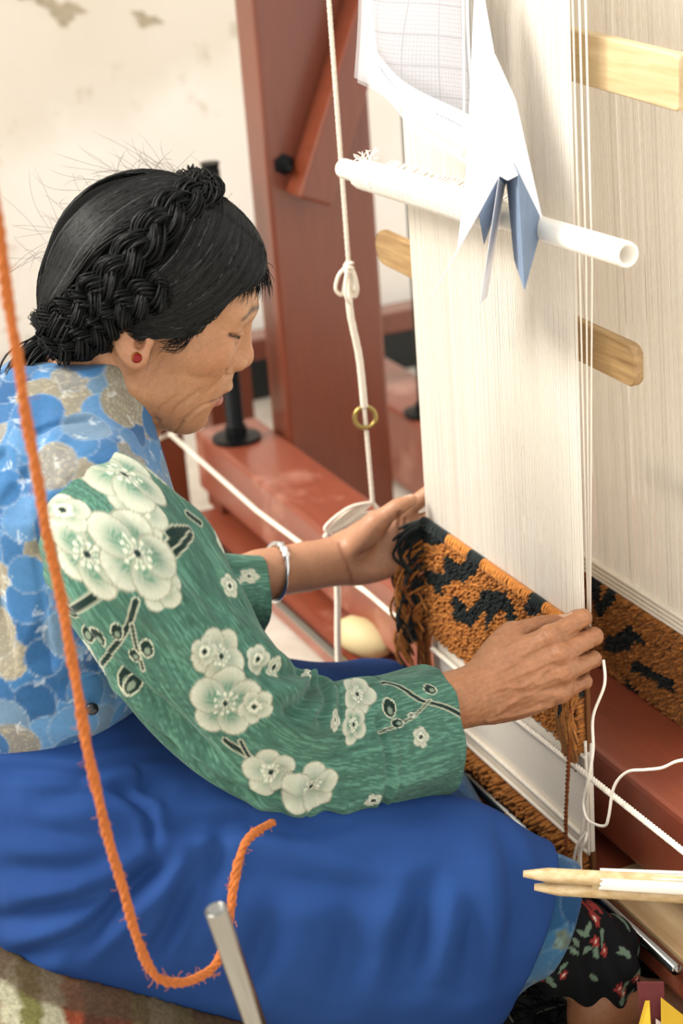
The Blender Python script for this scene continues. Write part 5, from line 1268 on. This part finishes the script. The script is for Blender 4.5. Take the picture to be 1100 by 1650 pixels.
def build_floor_things():
    # steel tube in the foreground
    a = np.array([.5, -.4235, 0.0]); b = np.array([.5, -.508, .447]); L = np.linalg.norm(b-a)
    V, Fc = lathe([(.0082, 0), (.0082, L-.001), (.0079, L), (.0066, L), (.0064, L-.06), (0, L-.06)], 28, a, (b-a)/L)
    tag(mesh('steel_tube', V, Fc, STEEL), 'upright shiny steel tube in the foreground before the apron', 'tube')
    # forked shuttle lying from the lap to the beam
    A = empty('forked_shuttle', (.42, -.05, .245), 'forked pale wooden shuttle wound with white yarn in the near right corner', 'shuttle')
    a = np.array([.330, -.172, .2615]); b = np.array([.500, .105, .2425]); ax = unit(b-a); up = unit(np.array([0, 0, 1.])-ax[2]*ax); sd = np.cross(ax, up); L = np.linalg.norm(b-a)
    V0 = unit(up*.92+sd*.3); S0 = np.cross(ax, V0); PW = wood('shuttle_wood', 'c8a36c', 'edd6ab', (25, 25, 60), .45)
    def prong(off, s0, s1, h0, h1, name):
        n = 16; prof = []
        t = np.linspace(0, 1, n); P = a+np.outer(s0+(s1-s0)*t, ax)+np.outer(off+0*t, V0)
        hh = (h0+(h1-h0)*t)*np.clip(np.sqrt(np.clip(t*24+.20, 0, 1)), 0, 1); k = 12; ang = np.arange(k)/k*2*pi
        V = (P[:, None]+hh[:, None, None]*np.cos(ang)[None, :, None]*V0+(.0062*np.clip(np.sqrt(t*24+.2), 0, 1))[:, None, None]*np.sin(ang)[None, :, None]*S0).reshape(-1, 3)
        Fc = [(i*k+j, i*k+(j+1) % k, (i+1)*k+(j+1) % k, (i+1)*k+j) for i in range(n-1) for j in range(k)]+[tuple(range(k))[::-1], tuple(range((n-1)*k, n*k))]
        return mesh(name, V, Fc, PW, A)
    prong(.0088, 0, L, .0072, .0088, 'prong'); prong(-.0088, .010, L, .0072, .0088, 'prong')
    P = a+ax*.085; V, Fc = box(-.5, .5, -.5, .5, -.5, .5, .15); M = np.stack([ax*.05, S0*.008, V0*.016], 1); mesh('bridge', V @ M.T+P, Fc, PW, A)
    P = a+ax*.006+V0*.0045; g = np.random.default_rng(2)
    mb = MB()
    for i in range(26):
        o_ = V0*(.0015+.0125*i/25)+S0*(.0070*math.sqrt(max(0, 1-(i/12.5-1)**2))+.0022); s0 = .066+.004*g.random()
        mb.add(*tube([a+ax*s0+o_*1.0, a+ax*(L*.5)+o_*1.15, a+ax*(L-.02)+o_], .0010, 4))
        o2 = V0*(.0015+.0125*i/25)-S0*(.0070*math.sqrt(max(0, 1-(i/12.5-1)**2))+.0022); mb.add(*tube([a+ax*s0+o2, a+ax*(L*.5)+o2*1.15, a+ax*(L-.02)+o2], .0010, 4))
    mb.add(*tube(spline([a+ax*.10+S0*-.009, a+ax*.14-V0*.006-S0*.009, a+ax*.19-V0*.014-S0*.008, a+ax*.24-V0*.015-S0*.008], 5), .0013, 5))
    mb.add(*tube(spline([a+ax*.10-V0*.0175-S0*.004, a+ax*.18-V0*.018-S0*.004, a+ax*.26-V0*.016-S0*.004], 5), .0013, 5))
    o = mb.build('white_yarn', WARP, A); o['kind'] = 'stuff'
    bm_ = simple('scorched', '3a2c22', .7); P = a+ax*.032+V0*.0035-S0*.0052
    th = np.arange(20)/20*2*pi; rr = 1+.3*np.sin(3*th)+.2*np.sin(5*th+1); Vp = np.array([P+ax*cos(t)*.014*q+V0*sin(t)*.0022*q for t, q in zip(th, rr)]); mesh('scorch_mark', np.concatenate([Vp, Vp+S0*.003]), [tuple(range(20)), tuple(range(20, 40))[::-1]]+[(i, (i+1) % 20, 20+(i+1) % 20, 20+i) for i in range(20)], bm_, A, False)
    # wooden beater head lying on the sill
    V, Fc = lathe([(0, 0), (.014, .002), (.022, .012), (.0255, .032), (.0245, .052), (.019, .070), (.010, .082), (.004, .086), (0, .087)], 26, (-.470, .005, .137), (.55, .22, -.06))
    V[:, 2] = .112+.0255+(V[:, 2]-.137)*.95
    tag(mesh('wooden_mallet', V, Fc, simple('mallet_wood', 'e3cf9c', .6, noise=.1, nscale=20)), 'rounded pale wooden mallet lying on the low sill under the far wrist', 'mallet')
    # seat bolster
    pr = [(ell((0.02, -.56, .09), (.27, .20, .165)), 0, 'u'), (cone((-.16, -.44, .07), (.20, -.44, .07), .085, .085), .08, 'u'), (cone((-.18, -.60, .10), (.20, -.60, .10), .12, .12), .08, 'u'), (lambda p: -p[..., 2]+.001, 0, 'i'), (lambda p, f=SK_P: -(sdf_eval([(q, k, op) for q, k, op in f], p))-.002, 0, 'i')]
    V, Q = surface(pr, (-.32, -.82, -.01), (.36, -.28, .32), .005); V = lap(V, Q, 2)
    u = V[:, 1]+.25*V[:, 0]; h = V[:, 2]+.35*V[:, 0]; pal = [srgb(x) for x in ('66643a', '83402a', 'a5a288', '4a3c38', '70774c', '5a3428', '96927a', '332e2a')]
    ix = np.floor((u+.03*np.sin(h*40)*0+.002*np.sin(h*300))/.019).astype(int); c = np.array([pal[i % 8] for i in (ix*5+(ix % 3))])
    bl = (np.floor(h/.016).astype(int)+ix) % 4 == 0; c[bl] = c[bl]*.45+np.array(srgb('8f4a30'))*.2
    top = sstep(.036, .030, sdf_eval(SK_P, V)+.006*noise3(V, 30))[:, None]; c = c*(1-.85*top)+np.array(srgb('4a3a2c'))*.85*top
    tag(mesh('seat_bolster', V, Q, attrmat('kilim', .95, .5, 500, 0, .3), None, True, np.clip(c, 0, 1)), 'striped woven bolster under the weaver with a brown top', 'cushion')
    # shaggy dark mat under the feet
    g = np.random.default_rng(6); A = empty('floor_mat', (.3, 0, 0), 'dark shaggy mat on the floor under the bare foot', 'mat')
    mesh('mat_base', *box(-.26, .75, -.30, .24, .0, .010, .003), simple('mat_dark', '17181a', .95, noise=.4, nscale=30), A, False)
    n = 3600; x = -.24+.97*g.random(n); y = -.29+.50*g.random(n); p0 = np.stack([x, y, np.full(n, .009)], 1); d = g.normal(size=(n, 3))*np.array([1, 1, .25]); d /= np.linalg.norm(d, axis=1)[:, None]
    l_ = (.015+.03*g.random(n))[:, None]; p1 = p0+d*l_*.4+np.array([0, 0, .012]); p2 = p0+d*l_+np.array([0, 0, .006])+g.normal(size=(n, 3))*.004; p2[:, 2] = np.maximum(p2[:, 2], .010)
    t_ = np.linspace(0, 1, 6)[None, :, None]; cv = (1-t_)**2*p0[:, None]+2*t_*(1-t_)*p1[:, None]+t_**2*p2[:, None]
    V_, Q_ = strands(w2h(cv), np.full(n, .0013)); gr = g.random(n) < .22; cc = np.where(gr[:, None], np.array(srgb('8d8a80')), np.array(srgb('141517')))
    o = mesh('mat_pile', V_, Q_, attrmat('mat_yarn', .95), A, True, np.repeat(cc, 18, 0)); o['kind'] = 'stuff'
    # yellow folded packet
    Y = empty('folded_packet', (.39, -.08, .01), 'yellow folded packet with maroon tab in the near right corner on the mat', 'packet')
    ye = simple('yellow_cloth', 'e8bd2a', .7, noise=.08, nscale=60); ma = simple('maroon_cloth', '6a2626', .85, noise=.2, nscale=90); wh = simple('pink_white', 'e9d8cf', .7)
    def slab(name, pts, th, mat):
        P = np.array(pts, float); n = len(P); nn = unit(np.cross(P[1]-P[0], P[2]-P[0]))*th; V = np.concatenate([P, P+nn]); return mesh(name, V, [tuple(range(n))[::-1], tuple(range(n, 2*n))]+[(i, (i+1) % n, n+(i+1) % n, n+i) for i in range(n)], mat, Y, False)
    c = np.array([.392, -.080, .0]); rt = np.array([.41, .91, 0]); to = np.array([.91, -.41, 0])
    q = lambda a_, z, f=0: c+rt*a_+to*f+np.array([0, 0, .0115+(z-.010)*1.36])
    slab('left_flap', [q(-.040, .02, .02), q(-.002, .02, .03), q(-.002, .104, .0), q(-.006, .104, 0)], .002, ye)
    slab('right_flap', [q(.004, .02, .03), q(.055, .02, .02), q(.055, .070, .0), q(.008, .106, 0)], .002, ye)
    slab('inner_lining', [q(.000, .02, .024), q(.030, .02, .024), q(.030, .074, .002), q(.003, .090, .002)], -.0015, wh)
    slab('maroon_tab', [q(-.010, .085, -.004), q(.012, .085, -.004), q(.012, .113, -.010), q(-.012, .114, -.010)], .003, ma)
    slab('back_panel', [q(-.045, .012, -.012), q(.055, .012, -.012), q(.055, .080, -.012), q(-.045, .060, -.012)], .002, ma)
    V, Fc = box(-.045, .055, -.012, .032, .010, .022, .003); mesh('packet_base', np.array([q(v[0], v[2], v[1]) for v in V]), Fc, ye, Y, False)
    # heddle rod of the rear warp with string loops
    H = empty('rear_heddle_rod', (.1, .135, .49), 'dark rod end looped with white string at the right edge of the rear warp', 'rod')
    a = np.array([.05, .158, .488]); V, Fc = lathe([(0, 0), (.0075, .001), (.0075, .155), (.006, .157), (0, .157)], 16, a, (1, -.10, .06)); mesh('rod', V, Fc, BLACKM, H)
    mb = MB(); th = np.linspace(0, 2*pi, 13)
    for i in range(14):
        p = a+unit(np.array([1, -.1, .06]))*(.085+.0035*i); mb.add(*tube(p+np.stack([.001*th, .0092*np.cos(th), .0092*np.sin(th)], 1), .0014, 5, False))
    for i in range(8):
        p = a+unit(np.array([1, -.1, .06]))*(.09+.005*i); mb.add(*tube(spline([p+np.array([0, 0, .009]), p+np.array([-.004, -.012, .012]), p+np.array([-.006, -.016, -.012]), p+np.array([-.002, -.008, -.03])], 4), .0010, 5))
    mb.build('string_loops', STRING, H)
build_floor_things()
